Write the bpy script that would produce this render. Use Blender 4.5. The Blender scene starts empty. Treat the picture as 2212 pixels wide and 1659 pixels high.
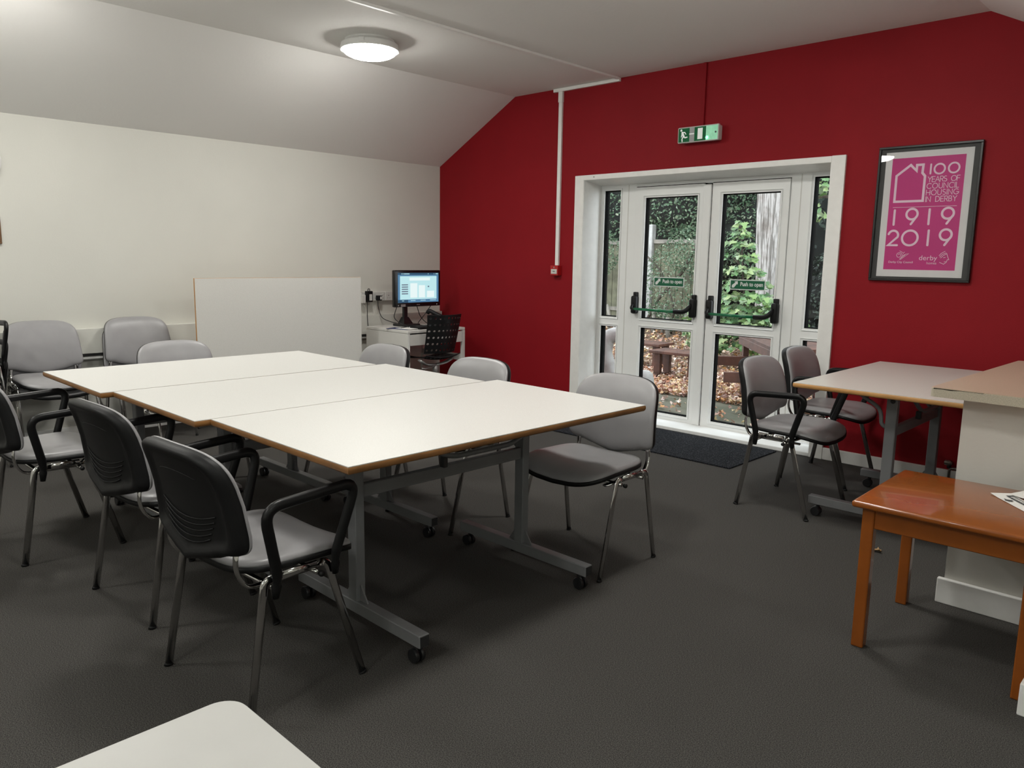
import bpy, bmesh, math, random
from mathutils import Vector, Matrix
random.seed(7)
PI = math.pi
S = bpy.context.scene
COL = S.collection

# ---------------------------------------------------------------- camera
cam_d = bpy.data.cameras.new('camera'); cam = bpy.data.objects.new('camera', cam_d); COL.objects.link(cam)
cam_d.sensor_width = 36.0
cam_d.lens = 1681.77 / 2212 * 36.0
R_ = Vector((0.71932785, 0.69449047, 0.015825)); U_ = Vector((-0.12198172, 0.10385202, 0.9870842)); F_ = Vector((-0.68387711, 0.71196752, -0.15941879))
cam.matrix_world = Matrix(((R_.x, U_.x, -F_.x, 6.28404), (R_.y, U_.y, -F_.y, -5.41977), (R_.z, U_.z, -F_.z, 1.3725), (0, 0, 0, 1)))
cam_d.clip_start = 0.02
S.camera = cam

# ---------------------------------------------------------------- world, exposure, big light
SKY = 4.3
LAMP = 76.0
FILL_TUBE = 33.0
S.view_settings.view_transform = 'Standard'
S.view_settings.look = 'None'
S.view_settings.gamma = 1.0
S.view_settings.exposure = 0.0
w = bpy.data.worlds.new('overcast_sky'); S.world = w; w.use_nodes = True
bg = w.node_tree.nodes['Background']; bg.inputs[0].default_value = (0.90, 0.95, 1.0, 1); bg.inputs[1].default_value = SKY
LAMP_SPOTS = [(1.60, -2.02), (1.45, -4.12), (2.33, -5.74), (4.32, -2.02), (4.45, -3.85), (4.9, -6.5)]

# ---------------------------------------------------------------- materials
def mat(name, col, rough=0.5, metal=0.0, spec=0.5, var=0.0, vscale=20.0, bump=0.0, bscale=60.0, emit=0.0, ecol=None, coat=0.0, detail=3.0, col2=None, ramp=None):
    m = bpy.data.materials.new(name); m.use_nodes = True
    nt = m.node_tree; b = nt.nodes['Principled BSDF']
    b.inputs['Base Color'].default_value = (*col, 1); b.inputs['Roughness'].default_value = rough
    b.inputs['Metallic'].default_value = metal; b.inputs['Specular IOR Level'].default_value = spec
    b.inputs['Coat Weight'].default_value = coat
    if emit:
        b.inputs['Emission Color'].default_value = (*(ecol or col), 1); b.inputs['Emission Strength'].default_value = emit
    tc = nt.nodes.new('ShaderNodeTexCoord')
    if var or col2:
        n = nt.nodes.new('ShaderNodeTexNoise'); n.inputs['Scale'].default_value = vscale; n.inputs['Detail'].default_value = detail
        nt.links.new(tc.outputs['Object'], n.inputs['Vector'])
        r = nt.nodes.new('ShaderNodeValToRGB')
        a, c = ramp or (0.35, 0.65)
        r.color_ramp.elements[0].position = a; r.color_ramp.elements[1].position = c
        c2 = col2 or tuple(min(1, x * (1 + var)) for x in col); c1 = col if col2 else tuple(x * (1 - var) for x in col)
        r.color_ramp.elements[0].color = (*c1, 1); r.color_ramp.elements[1].color = (*c2, 1)
        nt.links.new(n.outputs['Fac'], r.inputs['Fac']); nt.links.new(r.outputs['Color'], b.inputs['Base Color'])
    if bump:
        n2 = nt.nodes.new('ShaderNodeTexNoise'); n2.inputs['Scale'].default_value = bscale; n2.inputs['Detail'].default_value = 4
        nt.links.new(tc.outputs['Object'], n2.inputs['Vector'])
        bp = nt.nodes.new('ShaderNodeBump'); bp.inputs['Strength'].default_value = bump; bp.inputs['Distance'].default_value = 0.01
        nt.links.new(n2.outputs['Fac'], bp.inputs['Height']); nt.links.new(bp.outputs['Normal'], b.inputs['Normal'])
    return m

def leaf_mat(name, cols, rough=0.5, trans=0.25):
    """leaves: each one takes its own colour out of the season's range"""
    m = bpy.data.materials.new(name); m.use_nodes = True
    nt = m.node_tree; b = nt.nodes['Principled BSDF']; b.inputs['Roughness'].default_value = rough
    g = nt.nodes.new('ShaderNodeNewGeometry'); r = nt.nodes.new('ShaderNodeValToRGB')
    r.color_ramp.interpolation = 'LINEAR'
    els = r.color_ramp.elements
    while len(els) < len(cols): els.new(0.5)
    for i, c in enumerate(cols): els[i].position = i / (len(cols) - 1); els[i].color = (*c, 1)
    nt.links.new(g.outputs['Random Per Island'], r.inputs['Fac']); nt.links.new(r.outputs['Color'], b.inputs['Base Color'])
    if trans:
        t = nt.nodes.new('ShaderNodeBsdfTranslucent'); mx = nt.nodes.new('ShaderNodeMixShader'); mx.inputs[0].default_value = trans
        nt.links.new(r.outputs['Color'], t.inputs['Color'])
        nt.links.new(b.outputs[0], mx.inputs[1]); nt.links.new(t.outputs[0], mx.inputs[2])
        nt.links.new(mx.outputs[0], nt.nodes['Material Output'].inputs['Surface'])
    return m

def glass_mat(name, tint=(0.93, 0.96, 0.95), gloss=1.0):
    m = bpy.data.materials.new(name); m.use_nodes = True
    nt = m.node_tree; nt.nodes.remove(nt.nodes['Principled BSDF'])
    t = nt.nodes.new('ShaderNodeBsdfTransparent'); t.inputs[0].default_value = (*tint, 1)
    g = nt.nodes.new('ShaderNodeBsdfGlossy'); g.inputs['Roughness'].default_value = 0.01
    f = nt.nodes.new('ShaderNodeFresnel'); f.inputs['IOR'].default_value = 1.45
    mx = nt.nodes.new('ShaderNodeMixShader'); mu = nt.nodes.new('ShaderNodeMath'); mu.operation = 'MULTIPLY'; mu.inputs[1].default_value = gloss
    nt.links.new(f.outputs[0], mu.inputs[0]); nt.links.new(mu.outputs[0], mx.inputs[0])
    nt.links.new(t.outputs[0], mx.inputs[1]); nt.links.new(g.outputs[0], mx.inputs[2])
    nt.links.new(mx.outputs[0], nt.nodes['Material Output'].inputs['Surface'])
    return m

M = {}
M['cream'] = mat('cream_wall_paint', (0.63, 0.625, 0.575), 0.75, bump=0.05, bscale=90, var=0.02, vscale=1.5)
M['ceil'] = mat('ceiling_paint', (0.86, 0.85, 0.82), 0.85, bump=0.08, bscale=40)
M['red'] = mat('red_wall_paint', (0.255, 0.0065, 0.012), 0.62, spec=0.18, bump=0.06, bscale=110, var=0.04, vscale=2)
M['carpet'] = mat('charcoal_carpet', (0.0235, 0.0224, 0.0208), 0.95, spec=0.12, col2=(0.112, 0.106, 0.098), vscale=310, bump=0.08, bscale=300, ramp=(0.36, 0.72), detail=10)
M['matt'] = mat('entrance_mat_pile', (0.010, 0.011, 0.014), 0.95, spec=0.1, col2=(0.07, 0.074, 0.085), vscale=130, bump=0.7, bscale=200, ramp=(0.50, 0.72))
M['gloss_white'] = mat('white_gloss_paint', (0.86, 0.855, 0.83), 0.35, var=0.02)
M['upvc'] = mat('white_upvc', (0.87, 0.88, 0.87), 0.3, var=0.015, vscale=4)
M['gasket'] = mat('black_rubber_gasket', (0.006, 0.006, 0.006), 0.9, spec=0.03, var=0.1)
M['glass'] = glass_mat('door_glass')
M['pic_glass'] = glass_mat('picture_glass', (0.97, 0.97, 0.97))
M['lam'] = mat('cream_speckled_laminate', (0.63, 0.625, 0.60), 0.38, spec=0.4, var=0.035, vscale=220, detail=2)
M['lam2'] = mat('beige_speckled_laminate', (0.60, 0.585, 0.545), 0.32, spec=0.45, var=0.05, vscale=200)
M['board_lam'] = mat('speckled_grey_laminate', (0.62, 0.61, 0.575), 0.4, spec=0.4, var=0.05, vscale=260, detail=4)
M['grey_lam'] = mat('pale_grey_laminate', (0.50, 0.495, 0.475), 0.4, spec=0.4, var=0.01)
M['edge'] = mat('varnished_beech_edge', (0.245, 0.112, 0.034), 0.38, var=0.18, vscale=9)
M['edge2'] = mat('pale_beech_edge', (0.50, 0.26, 0.09), 0.38, var=0.12, vscale=9)
M['grey_steel'] = mat('grey_painted_steel', (0.17, 0.172, 0.178), 0.42, var=0.05, vscale=8)
M['dark_steel'] = mat('dark_end_cap', (0.02, 0.02, 0.021), 0.5, var=0.1)
M['caster'] = mat('black_caster_plastic', (0.012, 0.012, 0.013), 0.35, var=0.1)
M['chrome'] = mat('chrome_tube', (0.62, 0.61, 0.60), 0.10, metal=1.0, var=0.03)
M['vinyl'] = mat('grey_vinyl', (0.288, 0.283, 0.290), 0.36, spec=0.45, var=0.03, vscale=12, bump=0.03, bscale=300)
M['shell'] = mat('black_moulded_plastic', (0.006, 0.006, 0.0065), 0.5, spec=0.28, var=0.06, bump=0.05, bscale=500)
M['arm'] = mat('black_armrest_plastic', (0.006, 0.006, 0.0065), 0.34, spec=0.35, var=0.06)
M['desk'] = mat('white_desk_board', (0.66, 0.65, 0.62), 0.35, var=0.01)
M['mon'] = mat('black_glossy_plastic', (0.008, 0.008, 0.009), 0.22, var=0.05)
M['blk'] = mat('black_cable_rubber', (0.01, 0.01, 0.01), 0.5, var=0.1)
M['sock'] = mat('white_socket_plastic', (0.62, 0.61, 0.58), 0.3, var=0.01)
M['orange'] = mat('orange_varnished_wood', (0.250, 0.068, 0.009), 0.20, spec=0.5, var=0.07, vscale=7, coat=0.3)
M['counter'] = mat('peach_speckled_worktop', (0.50, 0.385, 0.29), 0.30, spec=0.45, var=0.08, vscale=240)
M['counter_edge'] = mat('speckled_worktop_edge', (0.46, 0.42, 0.33), 0.4, var=0.14, vscale=260, detail=4)
M['chip'] = mat('dark_chipped_edge', (0.035, 0.028, 0.02), 0.9, var=0.2)
M['plaster'] = mat('off_white_partition_paint', (0.60, 0.585, 0.54), 0.7, bump=0.05, bscale=70)
M['lampbody'] = mat('white_lamp_body', (0.70, 0.70, 0.68), 0.35, var=0.01)
M['diffuser'] = mat('lit_opal_diffuser', (0.9, 0.9, 0.86), 0.4, emit=LAMP, ecol=(1.0, 0.985, 0.93), var=0.01)
M['tube'] = mat('fluorescent_fill_tube', (0.9, 0.92, 0.9), 0.4, emit=FILL_TUBE, ecol=(0.95, 1.0, 0.95), var=0.01)
M['green_led'] = mat('lit_green_indicator', (0.1, 0.9, 0.5), 0.4, emit=5.0, ecol=(0.15, 1.0, 0.50), var=0.01)
M['sign_green'] = mat('exit_sign_green', (0.010, 0.125, 0.045), 0.5, spec=0.12, var=0.08, vscale=15, emit=0.08)
M['sign_grey'] = mat('exit_sign_grey', (0.36, 0.37, 0.37), 0.5, spec=0.2, var=0.05, emit=0.05)
M['sign_white'] = mat('exit_sign_white', (0.75, 0.78, 0.76), 0.3, emit=0.15, var=0.01)
M['sign_lens'] = mat('exit_sign_lens', (0.30, 0.55, 0.40), 0.2, spec=0.2, emit=0.30, ecol=(0.25, 0.85, 0.48), var=0.15, vscale=25)
M['label_green'] = mat('push_label_green', (0.004, 0.115, 0.05), 0.35, var=0.02)
M['label_white'] = mat('push_label_white', (0.75, 0.77, 0.75), 0.4, var=0.01)
M['bar_green'] = mat('green_push_bar_paint', (0.005, 0.14, 0.05), 0.25, var=0.03)
M['call_red'] = mat('red_call_point_plastic', (0.42, 0.012, 0.014), 0.3, var=0.03)
M['frame_blk'] = mat('black_picture_frame', (0.010, 0.010, 0.010), 0.35, var=0.05)
M['mount_blk'] = mat('charcoal_mount_card', (0.042, 0.043, 0.042), 0.6, var=0.05)
M['mount_white'] = mat('white_mount_paper', (0.74, 0.74, 0.73), 0.7, var=0.02, vscale=8)
M['magenta'] = mat('magenta_poster_print', (0.55, 0.022, 0.215), 0.55, var=0.03, vscale=6)
M['poster_pink'] = mat('pale_poster_lettering', (0.84, 0.68, 0.77), 0.6, var=0.01)
M['paper'] = mat('white_paper', (0.78, 0.77, 0.74), 0.7, var=0.01)
M['ink'] = mat('dark_ink', (0.06, 0.062, 0.065), 0.7, var=0.05)
M['navy'] = mat('navy_booklet', (0.05, 0.06, 0.14), 0.5, var=0.2, vscale=30)
M['brownframe'] = mat('brown_wood_frame', (0.14, 0.07, 0.03), 0.4, var=0.1)
M['brown_wood'] = mat('stained_brown_timber', (0.072, 0.027, 0.016), 0.6, var=0.40, vscale=6, bump=0.15, bscale=30)
M['grey_wood'] = mat('weathered_grey_timber', (0.20, 0.185, 0.16), 0.85, var=0.30, vscale=6, bump=0.2, bscale=25)
M['fence_wood'] = mat('mossy_fence_board', (0.115, 0.115, 0.075), 0.9, var=0.40, vscale=5, bump=0.25, bscale=20)
M['concrete'] = mat('pale_concrete', (0.36, 0.36, 0.35), 0.9, var=0.20, vscale=9, bump=0.15)
M['white_log'] = mat('flaking_white_paint', (0.32, 0.32, 0.31), 0.8, col2=(0.16, 0.15, 0.13), vscale=7, bump=0.3, bscale=18, ramp=(0.52, 0.80))
M['patio'] = mat('mossy_paving', (0.050, 0.056, 0.030), 0.85, col2=(0.105, 0.098, 0.070), vscale=2.2, bump=0.3, bscale=50, ramp=(0.35, 0.7))
M['soil'] = mat('leaf_covered_soil', (0.06, 0.045, 0.03), 0.95, col2=(0.22, 0.14, 0.09), vscale=30, bump=0.5, bscale=40)
M['bark_pale'] = mat('pale_flaking_bark', (0.38, 0.365, 0.35), 0.85, col2=(0.24, 0.21, 0.19), vscale=5, bump=0.5, bscale=14, ramp=(0.50, 0.72), detail=6)
M['bark_dark'] = mat('dark_bark', (0.07, 0.055, 0.045), 0.9, var=0.4, bump=0.4, bscale=25)
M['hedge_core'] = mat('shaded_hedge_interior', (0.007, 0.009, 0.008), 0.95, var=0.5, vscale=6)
M['leaf_fallen'] = leaf_mat('fallen_leaf', [(0.12, 0.05, 0.03), (0.46, 0.30, 0.25), (0.32, 0.12, 0.05), (0.62, 0.50, 0.44), (0.50, 0.26, 0.09), (0.28, 0.14, 0.09), (0.68, 0.54, 0.28), (0.75, 0.64, 0.58)], 0.6, 0.1)
M['leaf_ivy'] = leaf_mat('ivy_leaf', [(0.03, 0.07, 0.035), (0.09, 0.17, 0.09), (0.06, 0.13, 0.07), (0.20, 0.28, 0.17), (0.08, 0.15, 0.09), (0.34, 0.38, 0.27)], 0.3, 0.15)
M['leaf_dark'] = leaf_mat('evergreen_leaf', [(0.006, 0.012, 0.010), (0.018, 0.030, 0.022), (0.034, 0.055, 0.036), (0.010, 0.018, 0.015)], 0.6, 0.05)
M['leaf_maple'] = leaf_mat('maple_leaf', [(0.06, 0.15, 0.055), (0.12, 0.25, 0.09), (0.22, 0.34, 0.11), (0.09, 0.19, 0.08), (0.30, 0.38, 0.17), (0.08, 0.18, 0.07), (0.34, 0.40, 0.26)], 0.4, 0.22)
M['scr_light'] = mat('lit_screen_pale', (0.02, 0.02, 0.02), 0.3, emit=0.82, ecol=(0.60, 0.95, 1.0), var=0.01)
M['scr_white'] = mat('lit_screen_white', (0.02, 0.02, 0.02), 0.3, emit=0.92, ecol=(0.86, 1.0, 1.0), var=0.01)
M['scr_blue'] = mat('lit_screen_blue', (0.02, 0.02, 0.02), 0.3, emit=0.5, ecol=(0.16, 0.42, 0.72), var=0.01)
M['scr_dark'] = mat('lit_screen_dark_blue', (0.02, 0.02, 0.02), 0.3, emit=0.25, ecol=(0.08, 0.30, 0.55), var=0.01)
M['scr_grey'] = mat('lit_screen_grey', (0.02, 0.02, 0.02), 0.3, emit=0.35, ecol=(0.35, 0.45, 0.62), var=0.01)
M['led'] = mat('lit_power_light', (0.3, 0.3, 0.3), 0.3, emit=1.0, ecol=(0.9, 0.95, 1.0), var=0.01)
M['brass'] = mat('dull_pipe_metal', (0.30, 0.27, 0.24), 0.35, metal=0.8, var=0.1)
M['silver'] = mat('silver_painted_metal', (0.36, 0.35, 0.34), 0.35, metal=0.5, var=0.05)

# ---------------------------------------------------------------- mesh helpers
class MB:
    def __init__(s): s.v = []; s.f = []
    def add(s, vs, fs):
        o = len(s.v); s.v += [tuple(p) for p in vs]; s.f += [tuple(i + o for i in f) for f in fs]; return s
    def box(s, x0, x1, y0, y1, z0, z1, mtx=None):
        vs = [Vector(p) for p in ((x0, y0, z0), (x1, y0, z0), (x1, y1, z0), (x0, y1, z0), (x0, y0, z1), (x1, y0, z1), (x1, y1, z1), (x0, y1, z1))]
        if mtx: vs = [mtx @ p for p in vs]
        return s.add(vs, [(0, 3, 2, 1), (4, 5, 6, 7), (0, 1, 5, 4), (1, 2, 6, 5), (2, 3, 7, 6), (3, 0, 4, 7)])
    def cbox(s, c, d, mtx=None):
        return s.box(c[0] - d[0] / 2, c[0] + d[0] / 2, c[1] - d[1] / 2, c[1] + d[1] / 2, c[2] - d[2] / 2, c[2] + d[2] / 2, mtx)
    def rbox(s, x0, x1, y0, y1, z0, z1, r=0.004, seg=2, mtx=None):
        bm = bmesh.new()
        bmesh.ops.create_cube(bm, size=1)
        for v in bm.verts: v.co = Vector(((x0 + x1) / 2 + v.co.x * (x1 - x0), (y0 + y1) / 2 + v.co.y * (y1 - y0), (z0 + z1) / 2 + v.co.z * (z1 - z0)))
        bmesh.ops.bevel(bm, geom=list(bm.edges), offset=r, segments=seg, affect='EDGES', profile=0.5)
        bm.verts.index_update()
        vs = [mtx @ v.co if mtx else v.co.copy() for v in bm.verts]
        s.add(vs, [[v.index for v in f.verts] for f in bm.faces]); bm.free(); return s
    def tube(s, pts, r=0.01, n=10, r2=None, up=None, radii=None, cap=True):
        """sweep an ellipse (r across, r2 along 'up') along a polyline"""
        pts = [Vector(p) for p in pts]; k = len(pts); r2 = r2 or r
        T = []
        for i in range(k):
            a = pts[max(0, i - 1)]; b = pts[min(k - 1, i + 1)]; T.append((b - a).normalized())
        u = Vector(up) if up else (Vector((0, 0, 1)) if abs(T[0].z) < 0.9 else Vector((1, 0, 0)))
        vs = []
        for i in range(k):
            t = T[i]
            u = (u - t * u.dot(t))
            u = u.normalized() if u.length > 1e-6 else t.orthogonal().normalized()
            w_ = t.cross(u)
            q = radii[i] if radii else 1.0
            for j in range(n):
                a = 2 * PI * j / n
                vs.append(pts[i] + w_ * (math.cos(a) * r * q) + u * (math.sin(a) * r2 * q))
            if up: u = Vector(up)
        fs = []
        for i in range(k - 1):
            for j in range(n):
                a = i * n + j; b = i * n + (j + 1) % n
                fs.append((a, b, b + n, a + n))
        if cap:
            fs.append(tuple(range(n - 1, -1, -1))); fs.append(tuple(range((k - 1) * n, k * n)))
        return s.add(vs, fs)
    def lathe(s, prof, c=(0, 0, 0), n=24, axis='z'):
        vs = []; fs = []
        for (r, h) in prof:
            for j in range(n):
                a = 2 * PI * j / n; p = (math.cos(a) * r, math.sin(a) * r, h)
                if axis == 'x': p = (p[2], p[0], p[1])
                if axis == 'y': p = (p[1], p[2], p[0])
                vs.append((p[0] + c[0], p[1] + c[1], p[2] + c[2]))
        for i in range(len(prof) - 1):
            for j in range(n):
                a = i * n + j; b = i * n + (j + 1) % n; fs.append((a, b, b + n, a + n))
        fs.append(tuple(range(n - 1, -1, -1))); fs.append(tuple(range((len(prof) - 1) * n, len(prof) * n)))
        return s.add(vs, fs)
    def prism(s, poly, h0, h1, fn=lambda a, b, h: (a, b, h)):
        n = len(poly)
        vs = [fn(a, b, h0) for a, b in poly] + [fn(a, b, h1) for a, b in poly]
        fs = [tuple(range(n - 1, -1, -1)), tuple(range(n, 2 * n))] + [(i, (i + 1) % n, (i + 1) % n + n, i + n) for i in range(n)]
        return s.add(vs, fs)
    def build(s, name, m, parent=None, smooth=False, fix=True, ang=None):
        me = bpy.data.meshes.new(name); me.from_pydata(s.v, [], s.f); me.materials.append(m)
        if fix:
            bm = bmesh.new(); bm.from_mesh(me); bmesh.ops.recalc_face_normals(bm, faces=bm.faces); bm.to_mesh(me); bm.free()
        if smooth or ang:
            for p in me.polygons: p.use_smooth = True
            if ang: me.set_sharp_from_angle(angle=math.radians(ang))
        me.update()
        o = bpy.data.objects.new(name, me); COL.objects.link(o)
        if parent: o.parent = parent
        return o

def tag(o, label=None, cat=None, group=None, kind=None):
    if label: o['label'] = label
    if cat: o['category'] = cat
    if group: o['group'] = group
    if kind: o['kind'] = kind
    return o
def struct(o, label=None): return tag(o, label, None, None, 'structure')
def empty(name, loc=(0, 0, 0), rz=0.0, label=None, cat=None, group=None, rx=0.0, ry=0.0):
    o = bpy.data.objects.new(name, None); COL.objects.link(o); o.location = loc; o.rotation_euler = (rx, ry, rz)
    o.empty_display_size = 0.1
    return tag(o, label, cat, group)
def copy_tree(o, parent=None):
    c = o.copy(); COL.objects.link(c); c.parent = parent
    for ch in [x for x in bpy.data.objects if x.parent == o]: copy_tree(ch, c)
    return c
def one(mb, name, m, label, cat, group=None, loc=None, rz=0, **k):
    o = mb.build(name, m, None, **k)
    if loc: o.location = loc
    o.rotation_euler.z = rz
    return tag(o, label, cat, group)
def arc(pts, r=0.03, n=5):
    """round the corners of a polyline"""
    P = [Vector(p) for p in pts]; out = [P[0]]
    for i in range(1, len(P) - 1):
        a, b, c = P[i - 1], P[i], P[i + 1]
        d1 = (a - b); d2 = (c - b); rr = min(r, d1.length * 0.45, d2.length * 0.45)
        p0 = b + d1.normalized() * rr; p2 = b + d2.normalized() * rr
        for k in range(n + 1):
            t = k / n; out.append(p0 * (1 - t) ** 2 + b * 2 * t * (1 - t) + p2 * t * t)
    out.append(P[-1]); return out

# ---------------------------------------------------------------- room shell
X1, X2, X3, X4 = 1.061, 4.918, 5.98, 8.2      # slope foot, slope foot, eaves, far side
H1, H2 = 2.287, 2.846
YB = -8.2                                     # wall behind the camera
T = 0.12
struct(MB().box(-0.3, X4 + 0.2, YB - 0.2, 0.02, -0.15, 0.0).build('floor', M['carpet']), 'charcoal speckled carpet floor')
struct(MB().box(-T, 0, YB, 0.0, -0.1, H1 + 0.05).build('wall_left', M['cream']), 'long cream wall')
c = MB()
def slab(x0, z0, x1, z1):
    n = Vector((-(z1 - z0), 0, x1 - x0)).normalized() * 0.12
    a = [Vector((x0, y, z0)) for y in (YB, 0.30)]; b = [Vector((x1, y, z1)) for y in (YB, 0.30)]
    c.add([a[0], a[1], b[1], b[0], a[0] + n, a[1] + n, b[1] + n, b[0] + n], [(0, 1, 2, 3), (7, 6, 5, 4), (0, 4, 5, 1), (1, 5, 6, 2), (2, 6, 7, 3), (3, 7, 4, 0)])
slab(-0.02, H1 - 0.01, X1, H2); slab(X1, H2, X2, H2); slab(X2, H2, X3, H1); slab(X3, H1, X4 + 0.1, H1)
struct(c.build('ceiling', M['ceil']), 'white sloped ceiling with a flat middle')
# red gable wall with the door opening
DX0, DX1, DZ = 1.917, 4.057, 2.046
def gable(x):
    if x < X1: return H1 + (H2 - H1) * x / X1
    if x < X2: return H2
    if x < X3: return H2 - (H2 - H1) * (x - X2) / (X3 - X2)
    return H1
b = MB()
def wallseg(x0, x1, zb):
    xs = sorted({x0, x1, *[q for q in (X1, X2, X3) if x0 < q < x1]})
    for p, q in zip(xs[:-1], xs[1:]):
        z0, z1 = gable(p) + 0.03, gable(q) + 0.03
        b.add([(p, 0, zb), (q, 0, zb), (q, 0, z1), (p, 0, z0), (p, 0.30, zb), (q, 0.30, zb), (q, 0.30, z1), (p, 0.30, z0)],
              [(0, 1, 2, 3), (7, 6, 5, 4), (0, 4, 5, 1), (3, 2, 6, 7), (0, 3, 7, 4), (1, 5, 6, 2)])
wallseg(-T, DX0, -0.1); wallseg(DX0, DX1, DZ); wallseg(DX1, X4, -0.1)
struct(b.build('wall_back', M['red']), 'deep red gable wall')
struct(MB().box(-T, X4 + 0.1, YB - T, YB, -0.1, H2 + 0.05).build('wall_front', M['cream']))
struct(MB().box(X4, X4 + T, YB, 0.1, -0.1, H1 + 0.05).build('wall_right', M['cream']))
# baseboards
struct(MB().rbox(4.075, 8.15, -0.018, 0.0, 0.0, 0.085, 0.003).build('baseboard_back', M['gloss_white']), 'white baseboard along the red wall')
struct(MB().rbox(0.02, DX0 - 0.1, -0.018, 0.0, 0.0, 0.085, 0.003).build('baseboard_corner', M['gloss_white']))
struct(MB().rbox(0.0, 0.018, YB, -0.02, 0.0, 0.085, 0.003).build('baseboard_left', M['gloss_white']))
# boxed-in pipe run along the cream wall
t1 = struct(MB().rbox(0.0, 0.06, YB, -0.02, 0.625, 0.812, 0.004).build('trim_1', M['cream']), 'cream boxed-in pipe run along the long wall')
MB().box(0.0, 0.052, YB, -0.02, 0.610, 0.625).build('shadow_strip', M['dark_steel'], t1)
MB().tube([(0.03, YB, 0.59), (0.03, -0.02, 0.59)], 0.014, 10).build('pipe', M['gloss_white'], t1, smooth=True)

# ---------------------------------------------------------------- garden doors
YD = 0.23                     # inner face of the plastic frame
fr = MB()
fr.rbox(1.822, DX0, -0.022, 0.0, 0.0, 2.088, 0.003)
fr.rbox(DX1, 4.152, -0.022, 0.0, 0.0, 2.090, 0.003)
fr.rbox(DX0, DX1, -0.022, 0.0, DZ, 2.088, 0.003)
tr = struct(fr.build('trim_2', M['gloss_white']), 'white architrave around the garden doors')
lin = MB(); lin.box(DX0 - 0.005, DX0 + 0.004, -0.018, 0.30, 0, DZ - 0.002); lin.box(DX1 - 0.004, DX1 + 0.005, -0.018, 0.30, 0, DZ - 0.002)
lin.add([(DX0, -0.02, DZ), (DX1, -0.02, DZ), (DX1, 0.30, DZ - 0.04), (DX0, 0.30, DZ - 0.04), (DX0, -0.02, DZ + 0.01), (DX1, -0.02, DZ + 0.01), (DX1, 0.30, DZ + 0.01), (DX0, 0.30, DZ + 0.01)],
        [(0, 1, 2, 3), (7, 6, 5, 4), (0, 4, 5, 1), (1, 5, 6, 2), (2, 6, 7, 3), (3, 7, 4, 0)])
lin.build('reveal_lining', M['gloss_white'], tr)
MB().lathe([(0.006, 0), (0.006, 0.004)], (2.03, -0.026, 2.068), 10, 'y').build('screw_cap', M['silver'], tr)
cl = MB(); cl.rbox(DX0, DX1, -0.02, YD - 0.01, 0.0, 0.030, 0.006, 3)
struct(cl.build('trim_3', M['upvc']), 'white plastic sill under the garden doors')

def pane_frame(name, x0, x1, z0, z1, holes, depth=0.07, y=YD, parent=None, m=None):
    """one flat frame member set with rectangular glazed holes (x0,x1,z0,z1)"""
    f = MB(); y1 = y + depth
    xs = sorted({x0, x1, *[h[0] for h in holes], *[h[1] for h in holes]}); zs = sorted({z0, z1, *[h[2] for h in holes], *[h[3] for h in holes]})
    for i in range(len(xs) - 1):
        for j in range(len(zs) - 1):
            cx, cz = (xs[i] + xs[i + 1]) / 2, (zs[j] + zs[j + 1]) / 2
            if any(h[0] < cx < h[1] and h[2] < cz < h[3] for h in holes): continue
            f.box(xs[i], xs[i + 1], y, y1, zs[j], zs[j + 1])
    o = f.build(name, m or M['upvc'], parent)
    for h in holes:
        bd = MB()   # sloped glazing bead
        e = 0.016
        a = [(h[0] - e, h[2] - e), (h[1] + e, h[2] - e), (h[1] + e, h[3] + e), (h[0] - e, h[3] + e)]
        c_ = [(h[0], h[2]), (h[1], h[2]), (h[1], h[3]), (h[0], h[3])]
        vs = [(p[0], y - 0.010, p[1]) for p in a] + [(p[0], y + 0.010, p[1]) for p in c_] + [(p[0], y + 0.004, p[1]) for p in a]
        fs = [(k, (k + 1) % 4, (k + 1) % 4 + 4, k + 4) for k in range(4)] + [(k, (k + 1) % 4, (k + 1) % 4 + 8, k + 8) for k in range(4)]
        bd.add(vs, fs); bd.build('glazing_bead', M['upvc'], o, fix=False)
        g = MB(); q = 0.006
        for (p0, p1, r0, r1) in ((h[0], h[0] + q, h[2], h[3]), (h[1] - q, h[1], h[2], h[3]), (h[0], h[1], h[2], h[2] + q), (h[0], h[1], h[3] - q, h[3])):
            g.box(p0, p1, y + 0.010, y + depth + 0.001, r0, r1)
        g.build('gasket', M['gasket'], o)
        MB().add([(h[0], y + 0.028, h[2]), (h[1], y + 0.028, h[2]), (h[1], y + 0.028, h[3]), (h[0], y + 0.028, h[3])], [(0, 1, 2, 3)]).build('glass', M['glass'], o, fix=False)
    return o
ZF = 2.012
w1 = pane_frame('window_1', DX0, 2.300, 0.015, ZF + 0.02, [(1.960, 2.134, 0.070, 0.785), (1.960, 2.134, 0.870, 1.972)])
struct(w1, 'narrow fixed glazed panel left of the garden doors')
w2 = pane_frame('window_2', 3.672, DX1, 0.015, ZF + 0.02, [(3.842, 4.020, 0.055, 0.805), (3.842, 4.020, 0.895, 1.985)])
struct(w2, 'narrow fixed glazed panel right of the garden doors')
hd = struct(MB().box(2.300, 3.672, YD + 0.004, YD + 0.07, 1.990, ZF + 0.02).build('trim_4', M['upvc']))
for wnd, xs in ((w1, (2.215, 2.222)), (w2, (3.745, 3.752))):
    g = MB(); g.box(xs[0], xs[1], YD - 0.001, YD + 0.001, 0.02, ZF); g.build('frame_groove', M['sock'], wnd)

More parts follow.
